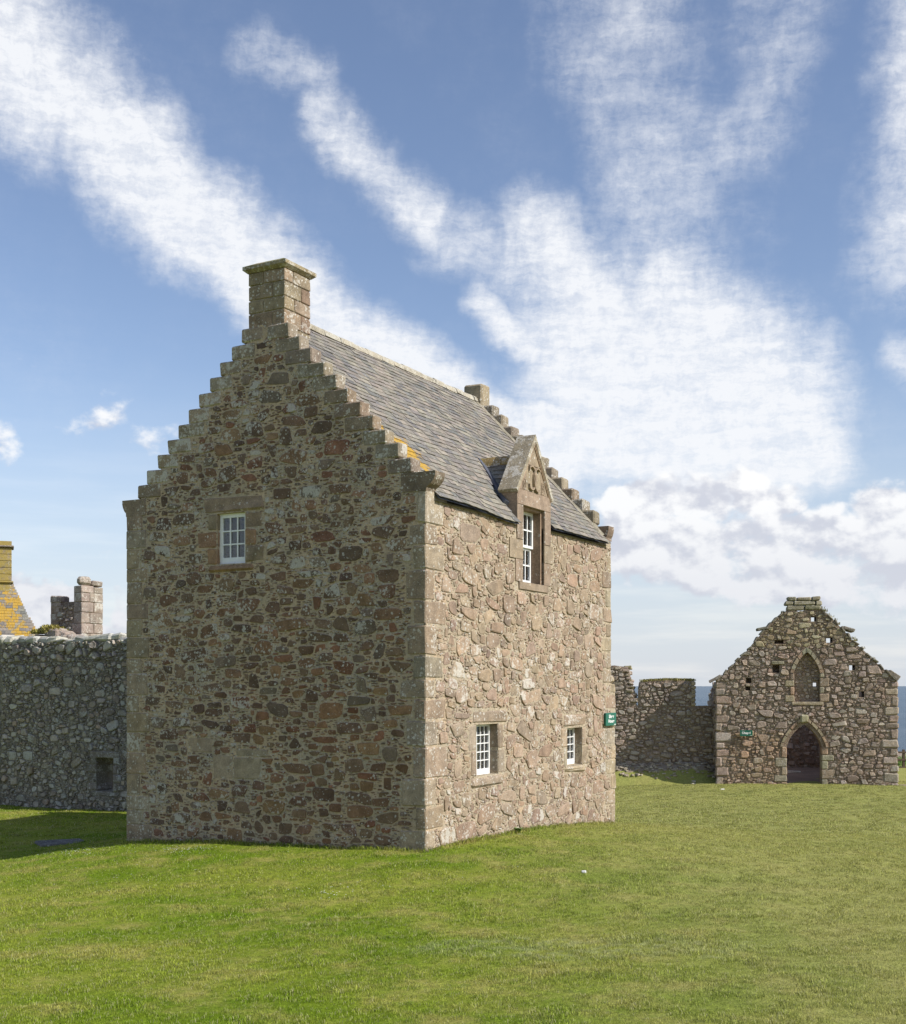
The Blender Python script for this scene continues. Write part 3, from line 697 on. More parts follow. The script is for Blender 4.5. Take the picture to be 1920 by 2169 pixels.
# crow-stepped gables
STEP = .249; RISE = .257; Z0 = 6.19
for side in (0, 1):
    Y = (lambda y: y) if side == 0 else (lambda y: 6.5-y)
    for k in range(1, 12):
        y0 = k*STEP+rs.uniform(-.012, .012); ln = rs.uniform(.46, .62); zt = Z0+k*RISE+rs.uniform(-.012, .012)
        y1 = min(y0+ln, 3.2)
        a, b = sorted((Y(y0), Y(y1)))
        lich = (.55, .95) if k in (1, 2, 3, 11) or side else (.25, .7)
        put_block(-.015, .27+rs.uniform(-.02, .02), a, b, zt-RISE+.006, zt, house, 'crowstep', PAL_D if not side else PAL_Q, lich, .022, .01)
        ob_g.append(rect(a, b, zt-RISE, zt+.02))
        y0 = k*STEP; y1 = min(y0+.5, 3.2); a, b = sorted((Y(y0), Y(y1)))
        zt = Z0+.12+k*RISE+rs.uniform(-.02, .02)
        put_block(7.76, 8.13, a, b, zt-RISE-.06, zt, house, 'crowstep', PAL_D, (.35, .9), .035, .018)
    # skewputts with a hollow moulding
    for x0, x1, pr in ((-.018, .30, .19 if side == 0 else .11), (7.80, 8.12, .07)):
        prof = [(-pr, Z0), (-pr, Z0-.07), (-pr*.86, Z0-.13), (-pr*.55, Z0-.20), (-pr*.15, Z0-.25), (-.014, Z0-.31), (.46, Z0-.31), (.46, Z0)]
        prof = [(Y(a), b) for a, b in prof]
        m = MB(); m.add(*prism(lambda a, b, h: (h, a, b), prof, x0, x1), stone_col(rs, PAL_D, (.3, .6))); m.build('skewputt', M_STONE, house)
    ob_g.append(rect(*sorted((Y(-.2), Y(.46))), Z0-.31, Z0+.05))
put_block(7.74, 8.14, 3.0, 3.48, 9.1, 9.66, house, 'crowstep', PAL_Q, (.3, .6), .04, .015)
# cement fillet against the far gable
m = MB()
for i in range(24):
    y0, y1 = 0.02+i*3.15/24, .02+(i+1)*3.15/24
    zf = lambda y: 5.90+1.055*y
    wv = .13+.04*noise.noise(Vector((0, i*.7, 3)))
    m.add([(7.78-wv, y0, zf(y0)+.035), (7.78-wv, y1, zf(y1)+.035), (7.83, y1, zf(y1)+.10), (7.83, y0, zf(y0)+.10)], [(0, 1, 2, 3)], (.28, .25, .20, .3))
m.build('mortar_fillet', M_CHAP, house, smooth=True)
# rubble on the two faces that show
OUT_G = [(0.0, -.9), (6.5, -.9), (6.5, 5.9), (3.7, 8.85), (2.8, 8.85), (0.0, 5.9)]
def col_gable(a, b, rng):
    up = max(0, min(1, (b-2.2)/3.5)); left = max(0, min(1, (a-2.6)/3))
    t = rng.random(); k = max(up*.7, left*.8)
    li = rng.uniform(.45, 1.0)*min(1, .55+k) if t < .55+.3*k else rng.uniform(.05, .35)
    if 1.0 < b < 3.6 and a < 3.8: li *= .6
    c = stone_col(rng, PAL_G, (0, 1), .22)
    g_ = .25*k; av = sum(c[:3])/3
    return ((c[0]*(1-g_)+av*g_)*.86, (c[1]*(1-g_)+av*g_)*.76, (c[2]*(1-g_)+av*g_)*.70, li)  # stone colour scaled down to deepen the gable's shade
resg = rubble(OUT_G, ob_g, [(.10, .150, 420, 1), (.07, .11, 1500, 1), (.045, .075, 2600, 1), (.020, .044, 6000, 1), (.011, .020, 7000, 1)], 1.95, .013, 11, ang=4)
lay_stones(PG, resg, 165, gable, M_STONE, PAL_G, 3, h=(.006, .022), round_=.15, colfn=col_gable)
OUT_R = [(0.0, -.9), (8.36, -.9), (8.36, 2.6), (8.1, 5.70), (8.1, 5.74), (0.0, 5.74)]
def col_right(a, b, rng):
    li = rng.uniform(.3, .85) if rng.random() < .4 else rng.uniform(0, .3)
    if b < 1.2 or 1.9 < b < 3.3: li = min(1, li*1.25+.05)
    c = stone_col(rng, PAL_R, (0, 1), .17); return (c[0]*.96, c[1]*.89, c[2]*.87, li)
resr = rubble(OUT_R, ob_r, [(.13, .185, 500, 1), (.09, .14, 2200, 1), (.055, .09, 4500, 1), (.028, .055, 8000, 1), (.012, .026, 9000, 1)], 1.75, .008, 23, ang=9)
lay_stones(PR, resr, 135, right, M_STONE, PAL_R, 4, h=(.006, .026), round_=.12, colfn=col_right)
# far gable: a thin scatter for views from the side
resb = rubble([(.1, -.9), (6.4, -.9), (6.4, 5.7), (3.7, 8.6), (2.8, 8.6), (.1, 5.7)], [], [(.11, .15, 500, 1.02), (.06, .1, 1200, 1.02)], 1.4, .015, 31, N=7)
lay_stones(PB, resb, 0, house, M_STONE, PAL_R, 8, h=(.01, .03), lich=(0, .7), rest='far_gable_stones')
# chimney
ch = MB(); ch.add(*box(.02, .74, 2.86, 3.60, 8.6, 9.99), (.4, .35, .28, .3)); chim = ch.build('chimney', M_MORTAR, house)
PAL_C = [(.26,.20,.13), (.24,.175,.12), (.28,.22,.145), (.23,.155,.11), (.27,.215,.15)]
zc_ = [8.72, 8.98, 9.27, 9.50, 9.76, 9.99]
for i in range(5):
    z0, z1 = zc_[i]+.008, zc_[i+1]-.008
    sp = 3.22+(-1)**i*rs.uniform(.06, .14); sx = .38+(-1)**(i+1)*rs.uniform(.08, .13)
    for (x0, x1, y0, y1) in ((0, sx-.008, 2.834, sp-.008), (sx+.008, .77, 2.834, 3.2), (0, .36, sp+.008, 3.628), (.376, .77, 3.216, 3.628)):
        put_block(x0, x1, y0, y1, z0, z1, chim, 'chimney_stone', PAL_C, (.25, .6), .012, .006)
cap = MB()
def frus(mb, x0, x1, y0, y1, z0, g0, z1, g1, col):
    vs = [(x0-g0, y0-g0, z0), (x1+g0, y0-g0, z0), (x1+g0, y1+g0, z0), (x0-g0, y1+g0, z0), (x0-g1, y0-g1, z1), (x1+g1, y0-g1, z1), (x1+g1, y1+g1, z1), (x0-g1, y1+g1, z1)]
    mb.add(vs, [(3, 2, 1, 0), (4, 5, 6, 7), (0, 1, 5, 4), (1, 2, 6, 5), (2, 3, 7, 6), (3, 0, 4, 7)], col)
cc_ = (.27, .22, .13, .7)
frus(cap, 0, .77, 2.834, 3.628, 9.985, .01, 10.035, .07, cc_); frus(cap, 0, .77, 2.834, 3.628, 10.037, .075, 10.10, .075, cc_); frus(cap, 0, .77, 2.834, 3.628, 10.102, .07, 10.19, -.10, cc_)
M_CAP = stone_mat('mossy_cap_stone', lich=.8, moss=.9)
cap.build('chimney_cap', M_CAP, chim)
# ------------------------------------------------------------------ roof
TH = math.atan(1.055); CT, ST = math.cos(TH), math.sin(TH); DL = 3.33/CT
def sag(s_, d): return -.09*math.exp(-((s_-3.0)/1.1)**2)*max(0, 1-d/1.6) - .02*math.sin(s_*1.1)*math.sin(d*.6)
def RP(s_, d, h): return (s_, -.10+d*CT-h*ST, 5.80+d*ST+h*CT+sag(s_, d))
def RPL(s_, d, h): return (s_, 6.60-d*CT+h*ST, 5.80+d*ST+h*CT)
sk = MB()
SB = list(np.linspace(.26, 3.345, 8))+list(np.linspace(4.855, 7.82, 8))
for i in range(15):
    for j in range(10):
        s0, s1 = SB[i], SB[i+1]; q0, q1 = j*DL/10, (j+1)*DL/10
        if 3.50 < (s0+s1)/2 < 4.70 and q0 < .3: continue
        sk.add([RP(s0, q0, -.02), RP(s1, q0, -.02), RP(s1, q1, -.02), RP(s0, q1, -.02)], [(0, 1, 2, 3)], (.08, .08, .08, 0))
sk.add([RPL(.26, 0, 0), RPL(7.82, 0, 0), RPL(7.82, DL, 0), RPL(.26, DL, 0)], [(3, 2, 1, 0)], (.08, .08, .08, 0))
for a, b in ((.26, 3.34), (4.86, 7.82)): sk.add([(a, -.085, 5.785-.04), (b, -.085, 5.785-.04), (b, .12, 5.765), (a, .12, 5.765)], [(0, 1, 2, 3)], (.2, .17, .13, 0))
sk.build('roof_deck', M_LEAD, house)
roofe = empty('roof', (0, 0, 0)); roofe.parent = house
HW = Matrix.Translation(ORG) @ Matrix.Rotation(HRZ, 4, 'Z')
def slate(RPf, s0, s1, d0, ln, rng, thick=.011):
    t0 = .022+rng.uniform(-.002, .009); t1 = .004; sk_ = rng.uniform(-.010, .010)
    pts = [(s0, d0+rng.uniform(-.008, .008)), (s1, d0+sk_), (s1, d0+ln), (s0, d0+ln)]
    hs = [t0, t0+rng.uniform(-.004, .008), t1, t1]
    vs = [RPf(a, b, h) for (a, b), h in zip(pts, hs)] + [RPf(a, b, h-thick) for (a, b), h in zip(pts, hs)]
    return vs, [(0, 1, 2, 3), (7, 6, 5, 4), (0, 4, 5, 1), (1, 5, 6, 2), (2, 6, 7, 3), (3, 7, 4, 0)]
PAL_S = [(.21,.19,.16), (.22,.20,.165), (.19,.175,.155), (.235,.21,.17), (.205,.19,.165), (.16,.155,.145), (.26,.23,.185)]
sl_list = []; rows = int(DL/.140)
for r in range(rows+1):
    d0 = r*.140; s_ = .255-rs.uniform(0, .18)
    while s_ < 7.84:
        wd = rs.uniform(.15, .30); s0, s1 = max(s_, .25), min(s_+wd, 7.84); s_ += wd
        if s1-s0 < .05: continue
        c = (s0+s1)/2; y = -.10+(d0+.06)*CT
        hwid = 0 if y < .3 else .78*(1-(y-.26)/(1.26-.26))
        if abs(c-4.10) < hwid-.04: continue
        if y < .3:
            if s0 < 3.34 < s1: s1 = 3.34
            elif s0 < 4.86 < s1: s0 = 4.86
            elif 3.34 <= c <= 4.86: continue
            if s1-s0 < .03: continue
        ln = min(.27, DL-d0+.02)
        if ln < .05: continue
        vs, F = slate(RP, s0+.003, s1-.003, d0, ln, rs)
        col = stone_col(rs, PAL_S, (0, .25), .17)
        al = col[3]*.6+.12
        if s0 < 1.0: al += max(0, .60-.25*abs(s0-.2))*max(0, 1-abs(d0-1.0)/1.7)
        wc = HW @ Vector(vs[0]); wd_ = [HW @ Vector(p) for p in vs[:4]]
        px = [(p.x/p.y, (p.z-CAMZ)/p.y) for p in wd_]; A_ = abs(sum(px[i][0]*px[(i+1) % 4][1]-px[(i+1) % 4][0]*px[i][1] for i in range(4)))
        sl_list.append((A_, vs, F, col[:3]+(al,)))
sl_list.sort(key=lambda t: -t[0]); rest = MB()
for i, (A_, vs, F, col) in enumerate(sl_list):
    if i < 225:
        m = MB(); m.add(vs, F, col); m.build('slate', M_SLATE, roofe, origin=vs[0])
    else: rest.add(vs, F, col)
for r in range(int(DL/.2)):
    s_ = .26
    while s_ < 7.8:
        s1 = min(s_+.38, 7.83); vs, F = slate(RPL, s_+.003, s1-.003, r*.2, .3, rs); rest.add(vs, F, stone_col(rs, PAL_S, (0, .5))); s_ = s1
rest.build('remaining_slates', M_SLATE, roofe, kind='stuff')
# ridge
x = .74
while x < 7.8:
    x1 = min(x+rs.uniform(.35, .55), 7.82); m = MB(); n = 7; vs = []
    hh = 9.33+rs.uniform(-.008, .008)
    for xx in (x+.004, x1-.004):
        for i in range(n):
            t = math.pi*i/(n-1); vs.append((xx, 3.25-.15*math.cos(t)*(1+rs.uniform(-.08, .08)), hh-.10+.15*math.sin(t)+rs.uniform(-.008, .008)))
    F = [(i, i+1, n+i+1, n+i) for i in range(n-1)]+[tuple(range(n))[::-1], tuple(range(n, 2*n)), (0, n, 2*n-1, n-1)]
    m.add(vs, F, (.40, .36, .28, rs.uniform(.6, .95))); m.build('ridge_stone', M_RIDGE, roofe, smooth=False, origin=(x, 3.25, hh)); x = x1
# ------------------------------------------------------------------ dormer
dorm = empty('dormer', (0, 0, 0)); dorm.parent = house
PAL_P = [(.27,.21,.15), (.255,.20,.145), (.28,.22,.155)]
def dstone(poly, h0, h1, name='dormer_stone', bev=True, lich=(.05, .25), mat=M_DRESS, pal=PAL_P):
    m = MB(); col = stone_col(rs, pal, lich, .05)
    n = len(poly); cx = sum(p[0] for p in poly)/n; cy = sum(p[1] for p in poly)/n
    sh = lambda k: [(cx+(p[0]-cx)*(1-k/max(.1, abs(p[0]-cx)+.05)), cy+(p[1]-cy)*(1-k/max(.1, abs(p[1]-cy)+.05))) for p in poly]
    inn = sh(.006)
    vs = [PR(a, b, h0) for a, b in poly]+[PR(a, b, h1-.006) for a, b in poly]+[PR(a, b, h1) for a, b in inn]
    F = [tuple(range(n))[::-1]]+[(r+i, r+(i+1) % n, r+n+(i+1) % n, r+n+i) for r in (0, n) for i in range(n)]+[tuple(range(2*n, 3*n))]
    m.add(vs, F, col); return m.build(name, mat, dorm)
g_ = .004
dstone(rect(3.35, 4.85, 6.11, 6.40-g_), -.30, .03, 'dormer_lintel')
dstone(rect(3.35, 3.61, 5.45+g_, 6.11-g_), -.30, .03); dstone(rect(4.57, 4.85, 5.45+g_, 6.11-g_), -.30, .03)
dstone(rect(3.05, 3.61, 5.08, 5.45-g_), -.30, .025); dstone(rect(4.57, 4.98, 5.10, 5.45-g_), -.30, .025)
dstone(rect(3.31, 3.61, 4.66, 5.08-g_), -.30, .02); dstone(rect(4.57, 4.88, 4.66, 5.10-g_), -.30, .02)
dstone(rect(3.45, 4.75, 4.52, 4.66), -.30, .03, 'dormer_sill')
# inner rebate moulding round the window
mm = MB()
for (a0, a1, b0, b1) in ((3.61, 3.66, 4.66, 6.06), (4.52, 4.57, 4.66, 6.06), (3.61, 4.57, 6.06, 6.11)): mm.add(*prism(PR, rect(a0+.001, a1-.001, b0, b1-.001), -.29, -.045), (.27, .19, .13, .1))
mm.build('window_moulding', M_DRESS, dorm)
# tympanum stones
AP = (4.10, 7.36); BL = (3.40, 6.40); BR = (4.80, 6.40)
def rake(z, side, ins=0.0):
    t = (z-6.40)/(7.36-6.40); return (3.40+t*.70+ins) if side < 0 else (4.80-t*.70-ins)
dstone([(rake(6.40, -1), 6.40), (3.755, 6.40), (3.755, 6.90), (rake(6.90, -1), 6.90)], -.28, .015)
dstone([(3.76, 6.40), (4.40, 6.40), (4.40, 6.90), (3.76, 6.90)], -.28, .015)
dstone([(4.405, 6.40), (rake(6.40, 1), 6.40), (rake(6.90, 1), 6.90), (4.405, 6.90)], -.28, .015)
dstone([(rake(6.91, -1), 6.91), (rake(6.91, 1), 6.91), (4.105, 7.35), (4.095, 7.35)], -.28, .015)
# raking copings: a broad outer member and two thin beads inside it
def raking(side, o0, o1, h0, h1, name, col, mat):
    sx = 1 if side < 0 else -1
    ax, az_ = 4.10, 7.40; bx, bz = 4.10-sx*.78, 6.33
    L = math.hypot(.78, 1.07); nx, nz = -sx*1.07/L, .78/L
    def pt(x, z_, o): return (x+nx*o, z_+nz*o)
    def apex(o): return (4.10, az_+o*L/.78)
    poly = [pt(bx, bz, o0), apex(o0), apex(o1), pt(bx, bz, o1)]
    m = MB(); m.add(*prism(PR, poly, h0, h1), col); return m.build(name, mat, dorm)
for sd in (-1, 1):
    raking(sd, -.01, .07, -.34, .055, 'coping_stone', (.29, .25, .18, .8), M_STONE)
    raking(sd, -.040, -.022, -.1, .045, 'coping_bead', (.30, .232, .165, .1), M_DRESS)
    raking(sd, -.068, -.050, -.1, .034, 'coping_bead', (.30, .215, .145, .1), M_DRESS)
    s0 = 3.27 if sd < 0 else 4.73
# interlaced monogram carved in relief
mono = MB()
def stroke(pts, wd, h0, h1):
    for (p, q_) in zip(pts[:-1], pts[1:]):
        ex, ey = q_[0]-p[0], q_[1]-p[1]; L = math.hypot(ex, ey)+1e-9; nx, ny = -ey/L*wd/2, ex/L*wd/2
        ex, ey = ex/L*wd*.15, ey/L*wd*.15
        mono.add(*prism(PR, [(p[0]-nx-ex, p[1]-ny-ey), (q_[0]-nx+ex, q_[1]-ny+ey), (q_[0]+nx+ex, q_[1]+ny+ey), (p[0]+nx-ex, p[1]+ny-ey)], h0, h1+.0004*len(mono.f)/60), (.31, .24, .17, .1))
def arc(cx, cy, rx, ry, a0, a1, n=12): return [(cx+rx*math.cos(math.radians(a0+(a1-a0)*i/n)), cy+ry*math.sin(math.radians(a0+(a1-a0)*i/n))) for i in range(n+1)]
stroke(arc(3.955, 6.665, .165, .225, 118, -125), .024, .01, .062)      # reversed C
stroke(arc(4.20, 6.65, .165, .225, 55, 305), .024, .01, .070)        # C
stroke([(3.862, 6.79), (3.862, 6.88)], .026, .01, .055); stroke([(3.862, 6.46), (3.862, 6.54)], .026, .01, .055)
for (cx, cz, wd) in ((3.665, 6.52, .12), (4.50, 6.53, .13)):
    for (p, q_) in (((-.5, -.8), (.5, -.8)), ((.5, -.8), (.5, .8)), ((.5, .8), (-.5, .8)), ((-.5, .8), (-.5, -.8))):
        stroke([(cx+p[0]*wd, cz+p[1]*wd), (cx+q_[0]*wd, cz+q_[1]*wd)], .012, .01, .024)
stroke(arc(3.665, 6.50, .032, .045, 0, 360, 8), .012, .01, .026); stroke([(3.633, 6.51), (3.64, 6.56), (3.68, 6.59)], .012, .01, .026)
stroke(arc(4.48, 6.57, .03, .035, 0, 360, 8), .012, .01, .026); stroke([(4.51, 6.57), (4.508, 6.50), (4.47, 6.46)], .012, .01, .026); stroke([(4.525, 6.60), (4.55, 6.60), (4.53, 6.54)], .010, .01, .024)
mono.build('carved_monogram', M_DRESS, dorm)
# little roof behind the pediment
dk = MB(); RZ = 7.08; YB = 1.30; YF = .30; EB = 6.12
ztop = lambda y: 5.80+(y+.10)*1.055
yb = lambda z_: (z_-5.80)/1.055-.10
dk.add([(4.10, YF, RZ), (4.10, yb(RZ)+.03, RZ), (3.36, yb(EB), EB), (3.36, YF, EB), (4.84, yb(EB), EB), (4.84, YF, EB)], [(0, 1, 2), (0, 2, 3), (0, 4, 1), (0, 5, 4)], (.1, .1, .1, 0))
dk.add(*box(3.352, 3.60, .01, .42, 5.55, 6.14), (.25, .2, .15, .1)); dk.add(*box(4.58, 4.848, .01, .42, 5.55, 6.14), (.25, .2, .15, .1))
dk.add(*box(3.6, 4.58, .235, .45, 6.10, 6.3), (.25, .2, .15, .1))
dk.build('dormer_cheeks', M_DRESS, dorm)
sg = math.hypot(.74, RZ-EB); us, uz = .74/sg, (RZ-EB)/sg
for side in (-1, 1):
    def DP(y, d, h, side=side): return (4.10+side*(.74-d*us)+side*h*uz, y, EB+d*uz+h*us)
    for r in range(int(sg/.115)+1):
        d0 = r*.115; zz = EB+d0*uz; ye = yb(zz)+.02
        y = YF-.02-(.06 if r % 2 else 0)
        while y < ye:
            y1 = min(y+.16, ye)
            if y1-y > .04:
                vs, F = slate(lambda a, b, h: DP(a, b, h), y+.003, y1-.003, d0, min(.19, sg-d0+.01), rs)
                m = MB(); m.add(vs, F, stone_col(rs, PAL_S, (.1, .45), .2)); m.build('slate', M_SLATE, dorm, origin=vs[0])
            y = y1
    # lead valley
    lv = MB(); pa = Vector((4.10+side*.02, yb(RZ)+.03, RZ)); pb = Vector((4.10+side*.76, yb(EB)-.02, EB-.03))
    ax_ = (pb-pa).normalized(); up = Vector((0, -ST, CT)); sdv = ax_.cross(up).normalized()
    def q4(o0, o1, hh): return [tuple(pa+sdv*o0+up*hh), tuple(pb+sdv*o0+up*hh), tuple(pb+sdv*o1+up*hh), tuple(pa+sdv*o1+up*hh)]
    A4 = q4(-.10, .10, .066); B4 = q4(-.10, .10, .0)
    lv.add(A4+B4, [(0, 1, 2, 3), (7, 6, 5, 4), (0, 4, 5, 1), (1, 5, 6, 2), (2, 6, 7, 3), (3, 7, 4, 0)], (.1, .1, .1, 0)); lv.build('lead_valley', M_LEAD, dorm)
rdg = MB()
for i in range(3):
    y0 = YF+.02+i*.33; y1 = y0+.325
    rdg.add(*prism(lambda a, b, h: (a, h, b), [(3.99, 6.98), (4.21, 6.98), (4.17, 7.08), (4.12, 7.16), (4.08, 7.16), (4.03, 7.08)], y0, y1), (.3, .22, .1, .6))
rdg.build('dormer_ridge', M_ORSTONE, dorm)
# ------------------------------------------------------------------ windows
def window(P, a0, a1, b0, b1, cols, rows, h, parent, fw=.045, bar=.018, bottom=.08, name='window', split=False, th=.05):
    m = MB()
    def bx(x0, x1, y0, y1, h0, h1): m.add(*prism(P, rect(x0, x1, y0, y1), h0, h1), (.8, .8, .8, 0))
    bx(a0, a0+fw, b0, b1, h-th, h); bx(a1-fw, a1, b0, b1, h-th, h)
    bx(a0+fw, a1-fw, b0, b0+bottom, h-th, h-.001); bx(a0+fw, a1-fw, b1-fw, b1, h-th, h-.001)
    A0, A1, B0, B1 = a0+fw, a1-fw, b0+bottom, b1-fw
    for i in range(1, cols): x = A0+(A1-A0)*i/cols; bx(x-bar/2, x+bar/2, B0, B1, h-th*.7, h-.006)
    for j in range(1, rows): y = B0+(B1-B0)*j/rows; bx(A0, A1, y-bar/2, y+bar/2, h-th*.7, h-.009)
    wo_ = m.build(name, M_WHITE, parent)
    for i in range(cols):
        for j in range(rows):
            x0 = A0+(A1-A0)*i/cols+.004; x1 = A0+(A1-A0)*(i+1)/cols-.004; y0 = B0+(B1-B0)*j/rows+.004; y1 = B0+(B1-B0)*(j+1)/rows-.004
            p = MB(); tz = rs.uniform(-.002, .002)
            p.add(*prism(P, rect(x0, x1, y0, y1), h-th*.55-.004, h-th*.55), (1, 1, 1, 0)); p.build('pane', M_GLASS, wo_, origin=P(x0, y0, h))
    return wo_
window(PG, GW[0], GW[1], GW[2]-.0, GW[3], 3, 3, -.075, house, .075, .024, .12)
window(PR, W1[0]+.0, W1[1]+.0, W1[2], W1[3], 5, 5, -.17, house, .05, .017, .10)
window(PR, W2[0], W2[1], W2[2], W2[3], 4, 4, -.17, house, .05, .017, .12)
window(PR, 3.66, 4.52, 5.37, 6.06, 4, 2, -.20, dorm, .055, .026, .05, 'upper_sash')
window(PR, 3.66, 4.52, 4.66, 5.385, 4, 2, -.245, dorm, .055, .026, .09, 'lower_sash')
# ------------------------------------------------------------------ signs
def text_mesh(P, txt, size, a, b, h, parent, name='lettering', bold=0.0, align='CENTER', xs_=1.0):
    cu_ = bpy.data.curves.new('t', 'FONT'); cu_.body = txt; cu_.size = size; cu_.extrude = .0; cu_.offset = bold; cu_.align_x = align; cu_.align_y = 'CENTER'
    ob = bpy.data.objects.new('t', cu_); COL.objects.link(ob); dg = bpy.context.evaluated_depsgraph_get()
    me = bpy.data.meshes.new_from_object(ob.evaluated_get(dg)); bpy.data.objects.remove(ob)
    m = MB(); m.add([P(a+v.co.x*xs_, b+v.co.y, h) for v in me.vertices], [tuple(p.vertices) for p in me.polygons], (1, 1, 1, 0))
    return m.build(name, M_LETTER, parent)
def sign(P, a0, a1, b0, b1, h, thing):
    m = MB(); q0 = P(a0, b0, h-.045); q1 = P(a1, b1, h)
    lo = [min(p, r_) for p, r_ in zip(q0, q1)]; hi = [max(p, r_) for p, r_ in zip(q0, q1)]
    m.add(*block(lo[0], hi[0], lo[1], hi[1], lo[2], hi[2], .006), (.02, .2, .13, 0)); m.build('board', M_GREEN, thing)
sg1 = empty('sign', ORG, HRZ, label='green sign with two lines of white lettering at the far corner of the house', cat='sign')
sign(PR, 7.62, 8.22, 1.83, 2.11, .085, sg1)
text_mesh(PR, 'Silver', .10, 7.93, 2.03, .087, sg1, bold=.003, xs_=1.35); text_mesh(PR, 'House', .10, 7.93, 1.93, .087, sg1, bold=.003, xs_=1.35)
m = MB(); m.add(*prism(PR, rect(8.09, 8.19, 1.848, 1.862), .0855, .087), (1, 1, 1, 0)); m.build('small_print', M_LETTER, sg1)
# ================================================================== CHAPEL
COR = (10.28, 48.0, 0.0); CRZ = math.radians(-10.5)
chap = empty('chapel', COR, CRZ, label='roofless rubble stone chapel with pointed arch doorway and blocked pointed window in its gable', cat='chapel')
PC = lambda a, b, h: (a, -h, b)
prof = [(0,2.9),(.18,3.05),(1.23,4.13),(1.79,4.80),(2.04,5.10),(2.35,5.34),(2.66,5.62),(3.9,5.62),(4.21,5.39),(4.71,4.92),(5.03,4.52),(5.52,4.02),(6.33,3.24),(6.75,2.85)]
def ptop(a): return float(np.interp(a, [p[0] for p in prof], [p[1] for p in prof])) + .05*noise.noise(Vector((a*4.3, 1.7, 0)))+.04*noise.noise(Vector((a*11, 1.7, 0)))
da = arch_fn(2.66, 3.98, .34, .86); na = arch_fn(2.94, 3.90, 3.20, .80)
holes = [(3.67,5.28,.2,.2),(4.25,4.46,.24,.2),(5.09,3.40,.22,.2),(5.44,2.38,.2,.22)]
blind = [(2.38,4.40,.34,.14),(2.26,3.36,.26,.30),(1.23,2.91,.2,.2),(1.2,2.60,.18,.14)]
ops = [(2.66, 3.98, cf(-2.0), da), (2.94, 3.90, cf(2.08), na)]
ops += [(a-w_/2, a+w_/2, cf(b-h_/2), cf(b+h_/2)) for a, b, w_, h_ in holes+blind]
# keep openings that share columns separate
cb = MB()
exa = [2.66+1.32*i/14 for i in range(15)]+[2.94+.96*i/12 for i in range(13)]
wall_body(cb, PC, 0, 6.75, cf(-2.0), ptop, ops, .85, step=.14, amp=.02, extra=exa, col=(.25, .2, .15, .3))
cwall = cb.build('gable_wall', M_MORTAR_OLD, chap)
PAL_H = [(.36,.285,.225), (.325,.255,.20), (.30,.23,.185), (.38,.30,.235), (.34,.25,.195), (.28,.22,.18), (.35,.295,.245), (.39,.32,.26)]
ni = MB(); niP = lambda a, b, h: (a, .22-h, b)
wall_body(ni, niP, 2.90, 3.94, cf(2.0), cf(4.0), [(3.66, 3.80, cf(2.68), cf(2.82))], .2, step=.15, amp=.02, col=(.25, .2, .15, .3))
inf = ni.build('window_infill', M_MORTAR_OLD, chap)
nb = rubble(rect(2.94, 3.90, 2.08, 3.95), [rect(3.66, 3.80, 2.68, 2.82)], [(.06, .09, 120, 1.0), (.03, .06, 400, 1.0)], 1.3, .008, 71, N=8)
lay_stones(niP, nb, 0, inf, M_CHAP, PAL_H, 72, h=(.02, .05), lich=(.1, .6), rest='infill_stones')
dk2 = MB()
for a, b, w_, h_ in blind: dk2.add(*box(a-w_/2-.04, a+w_/2+.04, .35, .5, b-h_/2-.04, b+h_/2+.04), (.1, .08, .06, 0))
dk2.build('hole_backing', M_MORTAR_OLD, chap)
ob = [rect(a-w_/2, a+w_/2, b-h_/2, b+h_/2) for a, b, w_, h_ in holes+blind]
rc = random.Random(77)
def archpoly(a0, a1, sp, rise, b0, g):
    f = arch_fn(a0-g, a1+g, sp, rise+g*1.2); n = 8
    return [(a0-g, b0), (a1+g, b0)]+[((a1+g)-(a1-a0+2*g)*i/n, f((a1+g)-(a1-a0+2*g)*i/n)) for i in range(n+1)]
ob.append(archpoly(2.66, 3.98, .34, .86, -2, .25)); ob.append(archpoly(2.94, 3.90, 3.20, .80, 2.0, .17))
# quoins of the chapel
for side in (0, 1):
    z = -1.6; k = 0
    while z < 2.75:
        z1 = min(z+rc.uniform(.24, .42), 2.85)
        if 2.85-z1 < .12: z1 = 2.85
        la = (.26 if k % 2 else .50)*rc.uniform(.75, 1.25); x0, x1 = (-.02, la) if side == 0 else (6.75-la, 6.77)
        put_block(x0, x1, -.03-rc.uniform(0, .02), .55, z+.012, z1-.012, chap, 'quoin', PAL_H, (.2, .8), .045, .025, M_CHAP, rc)
        ob.append(rect(x0-.1, x1, z, z1) if side == 0 else rect(x0, x1+.1, z, z1)); z = z1; k += 1
# voussoirs, jambs
def voussoirs(a0, a1, sp, rise, t0, t1, n, h0, h1, name, pal, parent=chap):
    fi = arch_fn(a0-t0, a1+t0, sp, rise+t0*1.25); fo = arch_fn(a0-t1, a1+t1, sp, rise+t1*1.25); mid = (a0+a1)/2
    for side in (-1, 1):
        W0, W1_ = mid-(a0-t0), mid-(a0-t1)
        for i in range(n):
            def pt(f, W_, t):      # parametrise by angle-ish
                x = W_*(math.cos(t*math.pi/2)); xx = mid+side*x
                return (xx, f(xx))
            e = .012
            u0, u1 = i/n+e, (i+1)/n-e; um = (u0+u1)/2
            if i == n-1: u1 = 1.0
            poly = [pt(fi, W0, u0), pt(fi, W0, um), pt(fi, W0, u1), pt(fo, W1_, u1), pt(fo, W1_, um), pt(fo, W1_, u0)]
            m = MB(); m.add(*prism(PC, poly, h0, h1+rc.uniform(-.008, .008)), stone_col(rc, pal, (.1, .6), .12)); m.build(name, M_CHAP, parent)
PAL_V = [(.34,.28,.19), (.36,.25,.17), (.30,.27,.19), (.31,.24,.17)]
